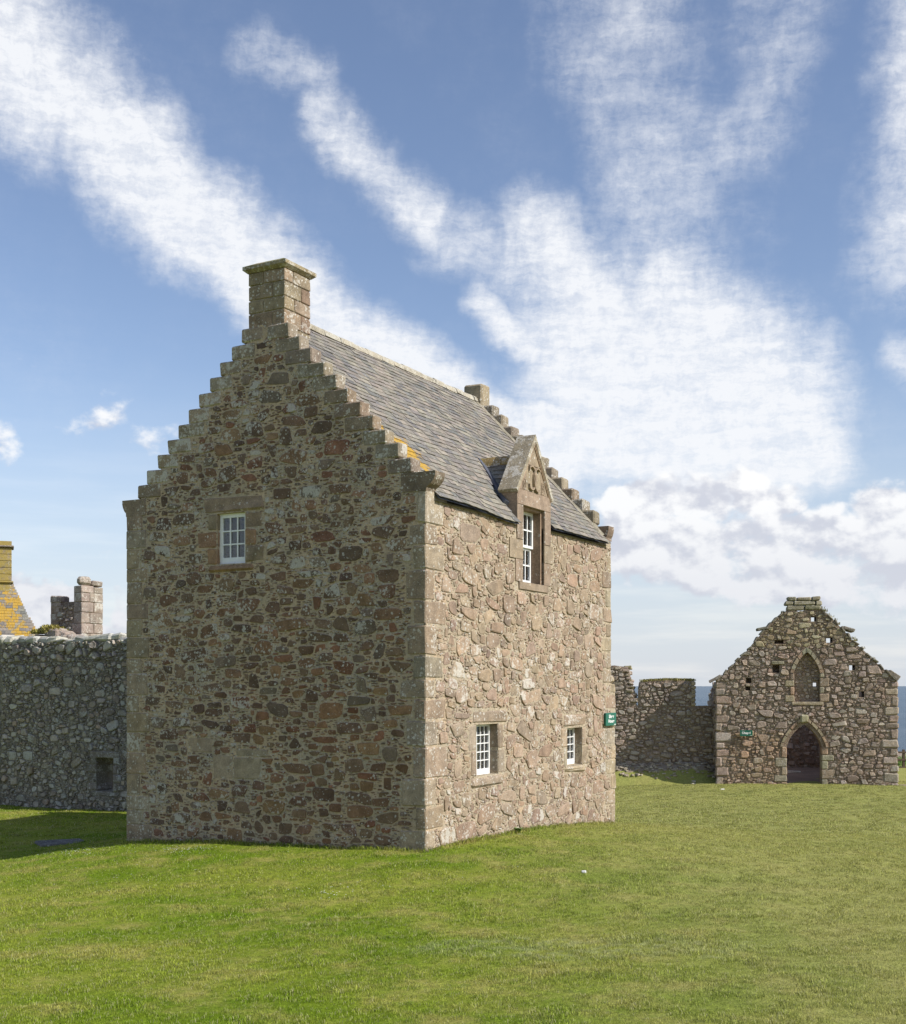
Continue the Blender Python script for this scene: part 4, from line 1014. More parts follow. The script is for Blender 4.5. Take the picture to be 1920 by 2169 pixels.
voussoirs(2.66, 3.98, .34, .86, .0, .13, 5, -.45, -.03, 'voussoir', PAL_V); voussoirs(2.66, 3.98, .34, .86, .14, .24, 5, -.2, .07, 'hood_stone', PAL_V)
voussoirs(2.94, 3.90, 3.20, .80, .0, .14, 5, -.2, .05, 'window_arch_stone', PAL_V)
for side in (0, 1):
    z = -1.6; k = 0
    while z < .30:
        z1 = min(z+rc.uniform(.22, .42), .34)
        if .34-z1 < .12: z1 = .34
        la = (.2 if k % 2 else .44)*rc.uniform(.9, 1.1); x0, x1 = (2.66-la, 2.67) if side == 0 else (3.97, 3.98+la)
        pblock(PC, x0, x1, z+.01, z1-.01, -.6, .03, chap, 'jamb_stone', PAL_V, (.1, .5), .025, .012, M_CHAP, rc); ob.append(rect(x0, x1, z, z1)); z = z1; k += 1
    z = 2.08; k = 0
    while z < 3.1:
        z1 = min(z+rc.uniform(.24, .36), 3.20)
        if 3.20-z1 < .12: z1 = 3.20
        la = (.15 if k % 2 else .34); x0, x1 = (2.94-la, 2.945) if side == 0 else (3.895, 3.90+la)
        pblock(PC, x0, x1, z+.01, z1-.01, -.2, .045, chap, 'jamb_stone', PAL_V, (.1, .5), .025, .01, M_CHAP, rc); ob.append(rect(x0, x1, z, z1)); z = z1; k += 1
pblock(PC, 2.85, 4.02, 1.96, 2.08, -.2, .06, chap, 'sill', PAL_V, (.1, .5), .02, .01, M_CHAP, rc); ob.append(rect(2.85, 4.02, 1.96, 2.08))
pblock(PC, 2.10, 2.56, 3.53, 3.66, -.2, .07, chap, 'lintel', PAL_V, (.2, .5), .02, .01, M_CHAP, rc); ob.append(rect(2.10, 2.56, 3.53, 3.66))
# keystone with moss
pblock(PC, 3.16, 3.48, 1.27, 1.58, -.2, .12, chap, 'keystone', [(.30,.27,.17)], (.3, .6), .06, .02, M_CHAP, rc)
OUT_C = [(0, -1.7), (6.75, -1.7), (6.75, 2.85), (3.95, 5.60), (2.62, 5.60), (0, 2.95)]
resc = rubble(OUT_C, ob, [(.12, .18, 160, 1), (.08, .125, 1100, 1), (.045, .08, 4500, 1), (.020, .042, 9000, 1)], 1.6, .012, 41, ang=7)
def col_ch(a, b, rng):
    c = stone_col(rng, PAL_H, (0, 1), .2); li = rng.uniform(.1, .65)
    if b < .9 and a < 2.6: c = (c[0]*1.08, c[1]*.98, c[2]*.85, 1)
    if b > 4.2: c = (c[0]*.98, c[1]*1.02, c[2]*.82, 1)
    return c[:3]+(li,)
lay_stones(PC, resc, 290, cwall, M_CHAP, PAL_H, 42, h=(.018, .065), base=-.04, round_=.35, colfn=col_ch)
# slabs of the gable top and skews
for (a0, a1, b0, b1) in ((2.68, 3.32, 5.63, 5.80), (3.34, 3.92, 5.63, 5.80), (2.60, 2.9, 5.81, 5.98), (2.92, 3.72, 5.81, 5.97), (3.74, 3.98, 5.80, 5.98), (2.70, 3.02, 5.99, 6.15), (3.04, 3.58, 5.99, 6.13), (3.60, 3.92, 5.98, 6.15)):
    put_block(a0, a1, -.05, .6, b0, b1, chap, 'coping_stone', [(.30,.27,.18), (.27,.25,.17)], (.3, .7), .04, .015, M_CHAP, rc)
def skewslab(a, b, ang, ln, th, name='skew_stone', tip=0.0):
    m = MB(); c, s_ = math.cos(ang), math.sin(ang)
    vs, F = block(-ln/2, ln/2, -.08, .75, -th/2, th/2, .02, .015, rc)
    vs = [(a+x*c-z_*s_, y, b+x*s_+z_*c) for x, y, z_ in vs]
    m.add(vs, F, stone_col(rc, [(.20,.18,.145), (.24,.21,.165)], (.2, .6))); m.build(name, M_CHAP, chap)
for i in range(11):
    a = .1+i*.235; skewslab(a, ptop(a)+.03, math.atan2(ptop(a+.1)-ptop(a-.1), .2)+rc.uniform(-.35, .25), rc.uniform(.16, .36), .07)
for i in range(12):
    a = 4.05+i*.235; skewslab(a, ptop(a)+.03, math.atan2(ptop(a+.1)-ptop(a-.1), .2)+rc.uniform(-.35, .3), rc.uniform(.16, .36), .075)
skewslab(1.76, 4.93, .12, .42, .10); skewslab(4.98, 4.88, -.3, .42, .14); skewslab(6.62, 3.10, -.62, .46, .20); skewslab(-.05, 2.98, .5, .5, .10)
# side and back walls
sw = MB()
PSL = lambda a, b, h: (-h, a, b); PSR = lambda a, b, h: (6.75+h, a, b); PBK = lambda a, b, h: (a, 10.2-h, b)
wall_body(sw, PSL, .55, 11, cf(-2), lambda a: 2.86-.12*max(0, math.sin(a*1.9))-(.5 if a > 6 else 0), [], .85, step=.2, amp=.03)
wall_body(sw, PSR, .55, 11, cf(-2), lambda a: 2.5-.3*max(0, math.sin(a*1.4)), [], .85, step=.3, amp=.03)
wall_body(sw, PBK, .85, 5.9, cf(-2), lambda a: 1.85-.2*math.sin(a*2.3), [], .8, step=.2, amp=.03)
side_w = sw.build('side_walls', M_MORTAR_OLD, chap)
for P_, O_, sd_, rv in ((PSL, [(.55, -1.6), (10.9, -1.6), (10.9, 2.3), (6, 2.6), (.55, 2.8)], 51, .6), (PBK, rect(.9, 5.8, -1.3, 1.6), 52, .6), (lambda a, b, h: (6.75-.85-h, a, b), rect(.9, 10.1, -1.3, 2.1), 53, .6)):
    rr_ = rubble(O_, [], [(.10, .16, 260, 1.0), (.05, .09, 1200, 1.0)], 1.35, .012, sd_, N=8)
    lay_stones(P_, rr_, 0, side_w, M_CHAP, PAL_H, sd_, h=(.03, .08), lich=(.1, .6), round_=.8, rest='side_wall_stones')
# floor
cfm = MB()
for i in range(12):
    for j in range(20):
        x0, x1 = .9+i*4.95/12, .9+(i+1)*4.95/12; y0, y1 = -.05+j*10.1/20, -.05+(j+1)*10.1/20
        zf_ = lambda x, y: -1.085+.012*noise.noise(Vector((x*2, y*2, 0)))
        if y0 < .8 and not (2.5 < (x0+x1)/2 < 4.15): continue
        cfm.add([(x0, y0, zf_(x0, y0)), (x1, y0, zf_(x1, y0)), (x1, y1, zf_(x1, y1)), (x0, y1, zf_(x0, y1))], [(0, 1, 2, 3)], (.30, .23, .17, .1))
M_EARTH = mortar_mat('trodden_earth', (.30, .22, .16), (.24, .18, .135), .2, .01)
cfo = cfm.build('chapel_floor', M_EARTH, smooth=True); cfo.location = COR; cfo.rotation_euler = (0, 0, CRZ); tag(cfo, 'bare trodden earth floor inside the chapel', kind='structure')
sg2 = empty('sign', COR, CRZ, label='small oblong green sign with one line of white lettering left of the chapel doorway', cat='sign')
sign(PC, .90, 1.37, .75, .98, .17, sg2); text_mesh(PC, 'Chapel', .115, 1.13, .875, .172, sg2, bold=.005)
m = MB(); m.add(*prism(PC, rect(1.28, 1.35, .768, .780), .1705, .172), (1, 1, 1, 0)); m.build('small_print', M_LETTER, sg2)
# white step stone inside
m = MB(); cps = Matrix.Translation(COR) @ Matrix.Rotation(CRZ, 4, 'Z') @ Vector((3.5, 6.3, -1.03))
m.add(*block(-.28, .28, -.08, .08, -.06, .03, .015, .01, rc), (.7, .68, .6, .2)); o = m.build('stone_slab', M_DRESS); o.location = cps; o.rotation_euler = (0, 0, CRZ)
tag(o, 'thin pale slab lying on the dark chapel floor inside the doorway', 'slab')
# ================================================================== LEFT BOUNDARY WALL
LOR = (-9.03, 34.2, 0.0); LRZ = math.atan2(-.553, .833)
lwt = empty('boundary_wall', LOR, LRZ, label='high grey rubble wall in shade left of the house with a small dark opening', cat='wall')
LW = (-1.33, -.63, -.28, .66)
ltop = lambda a: 4.02+.05*noise.noise(Vector((a*1.9, 0, 0)))+.03*noise.noise(Vector((a*6, 2, 0)))
m = MB(); wall_body(m, PC, -14, 2.2, cf(-2), ltop, [(LW[0], LW[1], cf(LW[2]), cf(LW[3]))], .9, step=.16, amp=.03)
lbody = m.build('wall_core', M_MORTAR_GREY, lwt)
rl = random.Random(9)
PAL_L = [(.24,.225,.20), (.20,.185,.16), (.28,.265,.24), (.31,.295,.265), (.21,.19,.16), (.26,.24,.21), (.18,.16,.14), (.24,.20,.165)]
obl = [rect(*LW)]
for (a0, a1, b0, b1) in ((LW[0]-.25, LW[1]+.3, LW[3], LW[3]+.2), (LW[0]-.2, LW[1]+.25, LW[2]-.15, LW[2])):
    pblock(PC, a0, a1, b0, b1, -.6, .03, lwt, 'lintel' if b0 > 0 else 'sill', [(.19,.17,.14)], (.5, .9), .03, .012, M_GREY, rl); obl.append(rect(a0, a1, b0, b1))
z = LW[2]
for i in range(4):
    z1 = LW[2]+(i+1)*.25
    for x0, x1 in ((LW[0]-(.18 if i % 2 else .34), LW[0]+.004), (LW[1]-.004, LW[1]+(.34 if i % 2 else .18))):
        pblock(PC, x0, x1, z+.01, z1-.01, -.6, .03, lwt, 'jamb_stone', [(.20,.18,.15), (.24,.22,.18)], (.5, .9), .035, .02, M_GREY, rl); obl.append(rect(x0, x1, z, z1))
    z = z1
def col_l(a, b, rng):
    c = stone_col(rng, PAL_L, (0, 1), .2)
    if rng.random() < .03 and b < 1.0 and rng.random() < .3: return (.48, .46, .41, .3)
    k = 1.55 if b > 3.4 else 1.28
    return (c[0]*k*1.04, c[1]*k, c[2]*k*.94, rng.uniform(.35, .95))
resl = rubble(rect(-5.6, 1.9, 3.38, 4.0), [], [(.12, .19, 60, 1), (.06, .1, 200, 1), (.02, .05, 900, 1)], 1.25, .012, 60, N=9, ang=16)
lay_stones(PC, resl, 45, lbody, M_GREY, PAL_L, 66, h=(.05, .10), base=-.04, round_=.35, colfn=col_l, rest='top_course_stones')
resl = rubble([(-5.6, -1.4), (1.9, -1.4), (1.9, 3.40), (-5.6, 3.40)], obl, [(.11, .16, 110, 1.0), (.06, .10, 1300, 1.0), (.03, .055, 5200, 1.0), (.014, .028, 9000, 1.0)], 1.6, .010, 61, N=9, ang=10)
lay_stones(PC, resl, 240, lbody, M_GREY, PAL_L, 62, h=(.018, .065), base=-.04, round_=.2, colfn=col_l)
resl2 = rubble([(-14, -1.8), (-5.6, -1.8), (-5.6, 3.98), (-14, 3.98)], [], [(.12, .17, 500, 1.0), (.06, .10, 1500, 1.0)], 1.35, .012, 63, N=7, G=.025)
lay_stones(PC, resl2, 0, lbody, M_GREY, PAL_L, 64, h=(.035, .085), base=-.04, lich=(.3, .9), round_=.7, rest='outlying_stones')
x = -14
while x < 2.0:
    wd = rl.uniform(.16, .62); hh = rl.uniform(.08, .26)
    m = MB(); vs, F = block(x, x+wd, -.04, .5, ltop(x)-.08, ltop(x)-.06+hh, .06, .045, rl); m.add(vs, F, stone_col(rl, [(.40,.38,.32), (.34,.32,.27), (.46,.43,.36)], (.7, 1.0)))
    m.build('cope_stone', M_GREY, lwt, origin=(x, 0, 4.1)); x += wd*rl.uniform(.8, .98)
x = -6
while x < 2.0:
    wd = rl.uniform(.25, .5); m = MB(); m.add(*block(x, x+wd, .45, .92, ltop(x)-.08, ltop(x)+rl.uniform(.03, .16), .06, .04, rl), stone_col(rl, [(.40,.38,.32), (.34,.32,.27)], (.7, 1.0)))
    m.build('cope_stone', M_GREY, lwt, origin=(x, .5, 4.1)); x += wd*.95
# ================================================================== SEA WALL by the chapel
SOR = (10.45, 49.3, 0); SRZ = math.atan2(-.17, .9854)
swt = empty('ruined_wall', SOR, SRZ, label='broken rubble wall joining the chapel, half in sun and half in its shadow', cat='wall')
def sv(x, y):
    t = (x-904.5)/2455; a = (SOR[1]*t-SOR[0])/(.9854+.17*t); Y = SOR[1]-.17*a
    return (a, 2.7+(1369-y)*Y/2455)
spx = [(1150,1328),(1226,1328.3),(1246,1330.4),(1250,1354),(1257.7,1378),(1266,1389.5),(1271,1408),(1273.5,1409),(1274,1374),(1276,1361.4),(1300,1359),(1336,1357.5),(1386,1358.6),(1388,1409),(1420,1409),(1470,1409)]
sprof = [sv(*p) for p in spx]
sx = [p[0] for p in sprof]; sz_ = [p[1] for p in sprof]; SA = lambda x: sv(x, 1400)[0]
stop = lambda a: float(np.interp(a, sx, sz_))+.02*noise.noise(Vector((a*5, 5, 0)))
m = MB(); wall_body(m, PC, sx[0], .3, cf(-2), stop, [], .8, step=.14, amp=.03, extra=[p for p in sx if sx[0] < p < .3]); sbody = m.build('wall_core', M_MORTAR_OLD, swt)
PAL_W = [(.36,.29,.235), (.33,.26,.21), (.39,.32,.26), (.30,.25,.215), (.37,.32,.275)]
lowz = sv(1400, 1409)[1]-.04
for O_, sd_, np_ in ((rect(SA(1190), .2, -1.0, lowz), 81, 150), (rect(SA(1275.5), SA(1385), lowz, sv(1300, 1361)[1]), 82, 50), ([(SA(1190), lowz), (SA(1270), lowz), (SA(1252), 2.9), (SA(1247), 3.5), (SA(1190), 3.55)], 83, 40)):
    rr_ = rubble(O_, [], [(.09, .14, 260, .96), (.05, .08, 1200, .98), (.025, .05, 3600, 1.0)], 1.7, .008, sd_, N=8)
    lay_stones(PC, rr_, np_, sbody, M_CHAP, PAL_W, sd_, h=(.03, .08), base=-.04, lich=(.1, .6), round_=.5)
z = lowz+.02
while z < 2.85:
    put_block(SA(1380), SA(1389), -.05, .4, z+.01, min(z+.17, 2.9)-.01, swt, 'quoin', [(.40,.34,.23), (.36,.30,.21)], (.2, .5), .03, .015, M_CHAP, rc); z += .17  # pale column: sunlit strip at the block's end put into the stone colour
m = MB()
for i in range(70):
    t = rc.random(); a = SA(1250)+(SA(1270)-SA(1250))*t+rc.uniform(-.14, .05); b = 3.4-1.4*t+rc.uniform(-.15, .15); r = rc.uniform(.05, .12)
    m.add(*block(a-r*1.3, a+r*1.3, rc.uniform(-.1, .3), rc.uniform(.35, .7), b-r*.6, b+r*.6, .03, .03, rc), stone_col(rc, PAL_W+[(.33,.28,.17)], (.1, .6)))
m.build('broken_core', M_CHAP, swt, kind='stuff')
SWM = Matrix.Translation(SOR) @ Matrix.Rotation(SRZ, 4, 'Z')
# grass growing on wall tops
def tufts(name, pts, hgt, mat, label, n=26, seed=1, wdt=.012, parent=None):
    r_ = random.Random(seed); m = MB()
    for (x, y, z_, s_) in pts:
        for _ in range(n):
            a = r_.uniform(0, 6.28); ln = hgt*s_*r_.uniform(.5, 1.2); lean = r_.uniform(.1, .9)*ln
            bx, by = x+r_.gauss(0, .06), y+r_.gauss(0, .06); c = (r_.random(), 0, 0, 1)
            tx_, ty_ = bx+lean*math.cos(a), by+lean*math.sin(a); px_, py_ = -math.sin(a)*wdt, math.cos(a)*wdt
            m.add([(bx-px_, by-py_, z_), (bx+px_, by+py_, z_), (bx*.5+tx_*.5+px_*.7, by*.5+ty_*.5+py_*.7, z_+ln*.65), (bx*.5+tx_*.5-px_*.7, by*.5+ty_*.5-py_*.7, z_+ln*.65), (tx_, ty_, z_+ln*.8)], [(0, 1, 2, 3), (3, 2, 4)], c)
    o = m.build(name, mat, parent); return tag(o, label, kind='stuff')
rt = random.Random(4)
tufts('grass_on_wall', [tuple(SWM @ Vector((a, rt.uniform(-.03, .7), stop(a)-.01)))+(1.2,) for a in np.arange(SA(1284), SA(1384), .028)], .10, M_TUFT, 'dry olive grass along the top of the broken wall', seed=2)
tufts('grass_on_chapel', [tuple(Matrix.Translation(COR) @ Matrix.Rotation(CRZ, 4, 'Z') @ Vector((a, rt.uniform(-.02, .5), ptop(a)+.06)))+(1.0,) for a in [3.85, 3.95, 4.05, 4.1, 4.2, 4.3, 4.45, 4.6, 5.1, 5.2, 5.5, 5.9, 2.5]], .12, M_TUFT, 'dry grass on the right hand slope of the chapel gable', seed=3)
# ================================================================== RUINED CHIMNEY STACK behind the left wall
TOR = (-14.2, 47.0, 0.0)
tw = empty('ruined_stack', TOR, HRZ, label='broken square stone stack with a notched top rising behind the grey wall', cat='ruin')
ru = random.Random(21)
m = MB(); m.add(*box(.02, 1.08, .02, 1.66, -1.5, 5.80), (.2, .17, .14, .3)); m.add(*box(.02, 1.08, .02, .42, 5.8, 6.5), (.2, .17, .14, .3)); m.add(*box(.15, 1.0, .4, 1.62, 5.7, 5.95), (.2, .17, .14, .3)); core = m.build('stack_core', M_MORTAR_OLD, tw)
PAL_T = [(.30,.245,.20), (.33,.27,.22), (.28,.225,.185), (.26,.215,.18)]
z = 4.35; k = 0
for z1 in (4.72, 5.10, 5.52, 5.92, 6.28, 6.55):
    sp = .5+(.12 if k % 2 else -.08)
    top_ = z1 > 6.0
    put_block(-.015, sp-.01, -.02, .40 if z > 5 else .5, z+.008, z1-.008, tw, 'ashlar_block', PAL_T, (.3, .8), .02, .012, M_STONE, ru)
    put_block(sp+.01, 1.10, -.02, .40, z+.008, z1-.008-(.0 if not z1 > 6.5 else .02), tw, 'ashlar_block', PAL_T, (.3, .8), .02, .012, M_STONE, ru)
    if z1 < 6.1: put_block(-.01+.01*k, .5, 1.32-.14*(k % 2), 1.70, z+.008, z1-.008+(.03 if z1 > 5.9 else 0), tw, 'ashlar_block', PAL_T, (.5, .9), .04, .02, M_STONE, ru)
    z = z1; k += 1
put_block(-.04, .52, -.05, .32, 6.56, 6.92, tw, 'ashlar_block', PAL_T, (.4, .8), .10, .03, M_STONE, ru)
put_block(.56, 1.10, -.03, .36, 6.56, 6.76, tw, 'ashlar_block', PAL_T, (.4, .8), .04, .02, M_STONE, ru)
put_block(.0, .5, 1.12, 1.72, 5.93, 6.20, tw, 'ashlar_block', PAL_T, (.6, .9), .05, .02, M_STONE, ru)
PT = lambda a, b, h: (.02-h, a, b)
rr_ = rubble(rect(.42, 1.3, 4.3, 5.85), [], [(.08, .13, 160, 1.0), (.04, .07, 600, 1.0)], 1.3, .01, 91, N=8); lay_stones(PT, rr_, 18, core, M_GREY, PAL_T, 92, h=(.03, .09), lich=(.4, .9), round_=.7)
pts = []
for i in range(60):
    a = rt.uniform(.55, 1.95); p = Matrix.Translation(TOR) @ Matrix.Rotation(HRZ, 4, 'Z') @ Vector((rt.uniform(-.7, -.05), a, 4.70+.30*math.exp(-((a-1.2)/.5)**2)*rt.random())); pts.append((p.x, p.y, p.z, 1.0))
tufts('grass_on_ruin', pts, .15, M_GORSE, 'yellow green tuft at the foot of the broken stack', n=26, seed=6, wdt=.02)
mo = MB(); 
for i in range(26):
    a = ru.uniform(-.1, 2.0); hh = 5.05-.25*abs(a-.9); r = ru.uniform(.1, .22)
    mo.add(*block(-.8+ru.uniform(0, .7), -.35+ru.uniform(0, .5), a-r, a+r, 3.9, hh-ru.uniform(.1, .4), .05, .05, ru), stone_col(ru, PAL_T, (.3, .8)))
mo.add(*box(-.8, .1, -.1, 2.0, -1.5, 4.4), (.2, .2, .2, .3)); mo.build('rubble_base', M_GREY, tw, kind='stuff')
# ================================================================== SLATE ROOFED BUILDING far left
BOR = (-18.05, 52.0, 0.0)
bd = empty('slate_roofed_building', BOR, .35, label='building with orange lichened slate roof and chimney at the left edge', cat='building')
m = MB(); m.add(*box(-9, .95, .3, 6, -1.5, 4.6), (.3, .25, .2, .4)); m.build('wall', M_MORTAR_GREY, bd)
# roof slopes up and back; its right hip narrows to the chimney, with a bell-cast foot
def broof_edge(z_): return float(np.interp(z_, [4.3, 4.9, 5.45, 5.55, 6.3, 7.3], [.72, .48, .22, .12, -.18, -.62]))
def BP(a, d, h):     # d up the slope, 55 degrees
    return (a, .35+d*.55-h*.835, 4.3+d*.835+h*.55)
dkb = MB(); n = 10
for i in range(n):
    q0, q1 = i*3.42/n, (i+1)*3.42/n
    e0, e1 = broof_edge(4.3+q0*.835), broof_edge(4.3+q1*.835)
    dkb.add([BP(-9, q0, -.03), BP(e0-.03, q0, -.03), BP(e1-.03, q1, -.03), BP(-9, q1, -.03)], [(0, 1, 2, 3)], (.1, .1, .1, 0))
    dkb.add([BP(e0-.03, q0, -.03), (e0-.03, 4.5, 4.3+q0*.835-.03), (e1-.03, 4.5, 4.3+q1*.835-.03), BP(e1-.03, q1, -.03)], [(0, 1, 2, 3)], (.1, .1, .1, 0))
dkb.build('roof_deck', M_LEAD, bd)
rbf = empty('roof', (0, 0, 0)); rbf.parent = bd
rest = MB(); cnt = 0
for r in range(23):
    d0 = r*.15; ee = broof_edge(4.3+(d0+.05)*.835); s_ = ee
    while s_ > -2.4:
        wd = ru.uniform(.17, .28); s0, s1 = s_-wd, s_; s_ -= wd
        vs, F = slate(BP, s0+.004, s1-.004, d0, .28, ru, .014)
        al = .585+.10*ru.random()-(.10 if s0 > ee-.35 else 0)-(.12 if ru.random() < .12 else 0)
        col = stone_col(ru, PAL_S, (0, 1), .15)[:3]+(al,)
        if cnt < 260 and s0 > -1.7: mm_ = MB(); mm_.add(vs, F, col); mm_.build('slate', M_SLATE_OR, rbf, origin=vs[0]); cnt += 1
        else: rest.add(vs, F, col)
rest.build('remaining_slates', M_SLATE_OR, rbf, kind='stuff')
m = MB(); m.add(*box(-1.8, -.60, 2.0, 3.0, 6.8, 8.73), (.3, .25, .15, .5)); bch = m.build('chimney', M_ORSTONE, bd)
z = 7.28; k = 0
while z < 8.75:
    z1 = z+.29; sp = -1.1 if k % 2 else -1.35
    put_block(-1.82, sp-.008, 1.97, 2.6, z+.006, z1-.006, bch, 'chimney_stone', [(.30,.25,.14)], (.2, .5), .012, .006, M_ORSTONE, ru); put_block(sp+.008, -.57, 1.97, 3.02, z+.006, z1-.006, bch, 'chimney_stone', [(.28,.23,.15)], (.2, .5), .012, .006, M_ORSTONE, ru); z = z1; k += 1
m = MB(); m.add(*block(-1.95, -.48, 1.85, 3.12, 8.74, 8.82, .03), (.22, .18, .14, .4)); m.build('chimney_cap', M_CHAP, bch)
m = MB(); m.add(*block(-1.92, -.50, 1.90, 3.1, 7.19, 7.28, .03), (.28, .23, .12, .4)); m.build('chimney_base', M_ORSTONE, bch)
# ================================================================== FENCE, BUSHES
fe = empty('wooden_fence', (20.2, 57.8, -1.15), 0, label='low dark post and rail fence right of the chapel', cat='fence')
for i in range(5):
    m = MB(); m.add(*block(i*1.5+.93, i*1.5+1.04, -.05, .05, -.1, .86, .01, .004, ru), (.1, .08, .06, 0)); m.build('post', M_WOOD, fe)
for zz in (.73, .38):
    m = MB(); m.add(*block(-.6, 7.2, -.085, -.05, zz-.04, zz+.04, .008, .004, ru), (.1, .08, .06, 0)); m.build('rail', M_WOOD, fe)
m = MB(); m.add(*block(-.6, 7.2, -.06, -.02, -.08, .06, .008, .004, ru), (.2, .18, .15, 0)); m.build('base_board', M_WOOD, fe)
def bush(x, y, z_, r, h_, label, seed, n=900):
    r_ = random.Random(seed); root = empty('bush', (x, y, z_), 0, label=label, cat='bush', group='bushes behind the fence')
    f = MB()
    for _ in range(n):
        a = r_.uniform(0, 6.28); rr = r*math.sqrt(r_.random()); hz = h_*(1-.5*(rr/r)**2)*r_.uniform(.1, 1)*(1+.25*noise.noise(Vector((a, rr*3, seed))))
        c = Vector((rr*math.cos(a), rr*math.sin(a)*.6, hz)); s_ = r_.uniform(.03, .06)
        u = Vector((r_.gauss(0, 1), r_.gauss(0, 1), r_.gauss(0, 1))).normalized(); v_ = u.orthogonal().normalized()
        f.add([tuple(c-u*s_), tuple(c+v_*s_*.5), tuple(c+u*s_), tuple(c-v_*s_*.5)], [(0, 1, 2, 3)], (r_.random(), 0, 0, 1))
    f.build('leaves', M_BUSH, root)
    st = MB()
    for _ in range(14):
        a = r_.uniform(0, 6.28); st.add([(0, 0, 0), (.02, 0, 0), (math.cos(a)*r*.6, math.sin(a)*r*.4, h_*.7)], [(0, 1, 2)], (.1, 0, 0, 1))
    st.build('stems', M_WOOD, root)
bush(20.9, 58.7, -1.15, .75, .62, 'low leafy bush behind the fence, nearest the chapel', 1); bush(22.1, 58.9, -1.15, .9, .7, 'low leafy bush behind the fence, right of the first', 2); bush(23.6, 58.8, -1.15, .9, .6, 'low leafy bush behind the fence, farthest right', 3)
# ================================================================== SMALL THINGS ON THE LAWN
def hpt(s_, u_, z_=0): return Matrix.Translation(ORG) @ Matrix.Rotation(HRZ, 4, 'Z') @ Vector((s_, u_, z_))
x, y = -8.75, 27.3
for it in range(4):
    t = (2.7-gz(x, y))/(333/2605)
    y = t; x = -.3186*t
m = MB(); m.add(*block(-.5, .5, -.42, .42, -.12, .035, .03, .01, ru), (.16, .15, .14, .3)); o = m.build('stone_slab', M_GREY); o.location = (x, y, gz(x, y)); o.rotation_euler = (0, 0, .5)
tag(o, 'dark flat slab set in the shaded grass left of the house', 'slab')
SLAB = (x, y)
def lawn_pt(px, py):
    yy = 20.0
    for it in range(12): xx = (px-960)/2605*yy; yy = .5*yy+.5*(2.7-gz(xx, yy))*2605/(py-1453)
    return (px-960)/2605*yy, yy
x, y = lawn_pt(1237, 1850); m = MB(); m.add(*block(-.032, .032, -.02, .02, -.02, .02, .01, .006, ru), (.66, .66, .64, 0)); o = m.build('pebble', M_DRESS); o.location = (x, y, gz(x, y)+.02)
tag(o, 'small pale stone lying in the grass right of the house', 'stone')
for (px, py, s_, lb) in ((1454, 1635.8, .10, 'white stone lying at the foot of the stony bank'), (1433, 1636, .05, 'smaller pale stone left of the white stone on the bank'), (1531, 1672.5, .05, 'tiny white stone in the sunlit grass before the chapel')):
    x, y = lawn_pt(px, py); m = MB(); m.add(*block(-s_*1.5, s_*1.5, -s_, s_, -s_*.3, s_*.5, .03, .01, ru), (.62, .60, .54, 0)); o = m.build('pebble', M_DRESS); o.location = (x, y, gz(x, y)+.01); tag(o, lb, 'stone')
p = hpt(3.25, -.10); wz = gz(p.x, p.y); wd_ = empty('weed', (p.x, p.y, wz), 0, label='small leafy weed at the foot of the sunlit wall', cat='plant')
for i in range(16):
    m = MB(); a = ru.uniform(0, 6.28); ln = ru.uniform(.08, .16); c, s_ = math.cos(a), math.sin(a); wv = .025
    m.add([(0, 0, 0), (c*ln*.5-s_*wv, s_*ln*.5+c*wv, ln*.6), (c*ln, s_*ln, ln*.7), (c*ln*.5+s_*wv, s_*ln*.5-c*wv, ln*.55)], [(0, 1, 2, 3)], (ru.random(), 0, 0, 1)); m.build('leaf', M_BUSH, wd_)
bk = MB(); rb_ = random.Random(31)
for _ in range(420):
    a = rb_.uniform(-6.5, .1); wd_o = abs(rb_.gauss(0, .30))+.03
    p = SWM @ Vector((a, -wd_o, 0)); r = rb_.uniform(.02, .07)
    zz = gz(p.x, p.y); vs, F = block(-r*1.4, r*1.4, -r, r, -r*.4, r*.7, .03, r*.25, rb_)
    an = rb_.uniform(0, 3.14); c_, s0_ = math.cos(an), math.sin(an)
    bk.add([(p.x+x*c_-y*s0_, p.y+x*s0_+y*c_, zz+q_) for x, y, q_ in vs], F, stone_col(rb_, [(.40,.34,.26), (.33,.28,.22), (.46,.41,.33)], (0, .4)))
tag(bk.build('fallen_stones', M_CHAP), 'small fallen stones on the bank below the broken wall', kind='stuff')
fw = []
for t in list(np.arange(.25, 2.3, .02))+list(np.arange(3.0, 3.6, .03))+[4.4, 5.1, 5.2, 6.3, 7.0, 7.05]:
    p = hpt(t+rb_.uniform(-.02, .02), -.03-abs(rb_.gauss(0, .04))); fw.append((p.x, p.y, gz(p.x, p.y), rb_.uniform(.3, 1.0)))
tufts('wall_foot_weeds', fw, .075, M_GORSE, 'yellowish weeds along the foot of the sunlit wall', n=7, seed=12, wdt=.006)
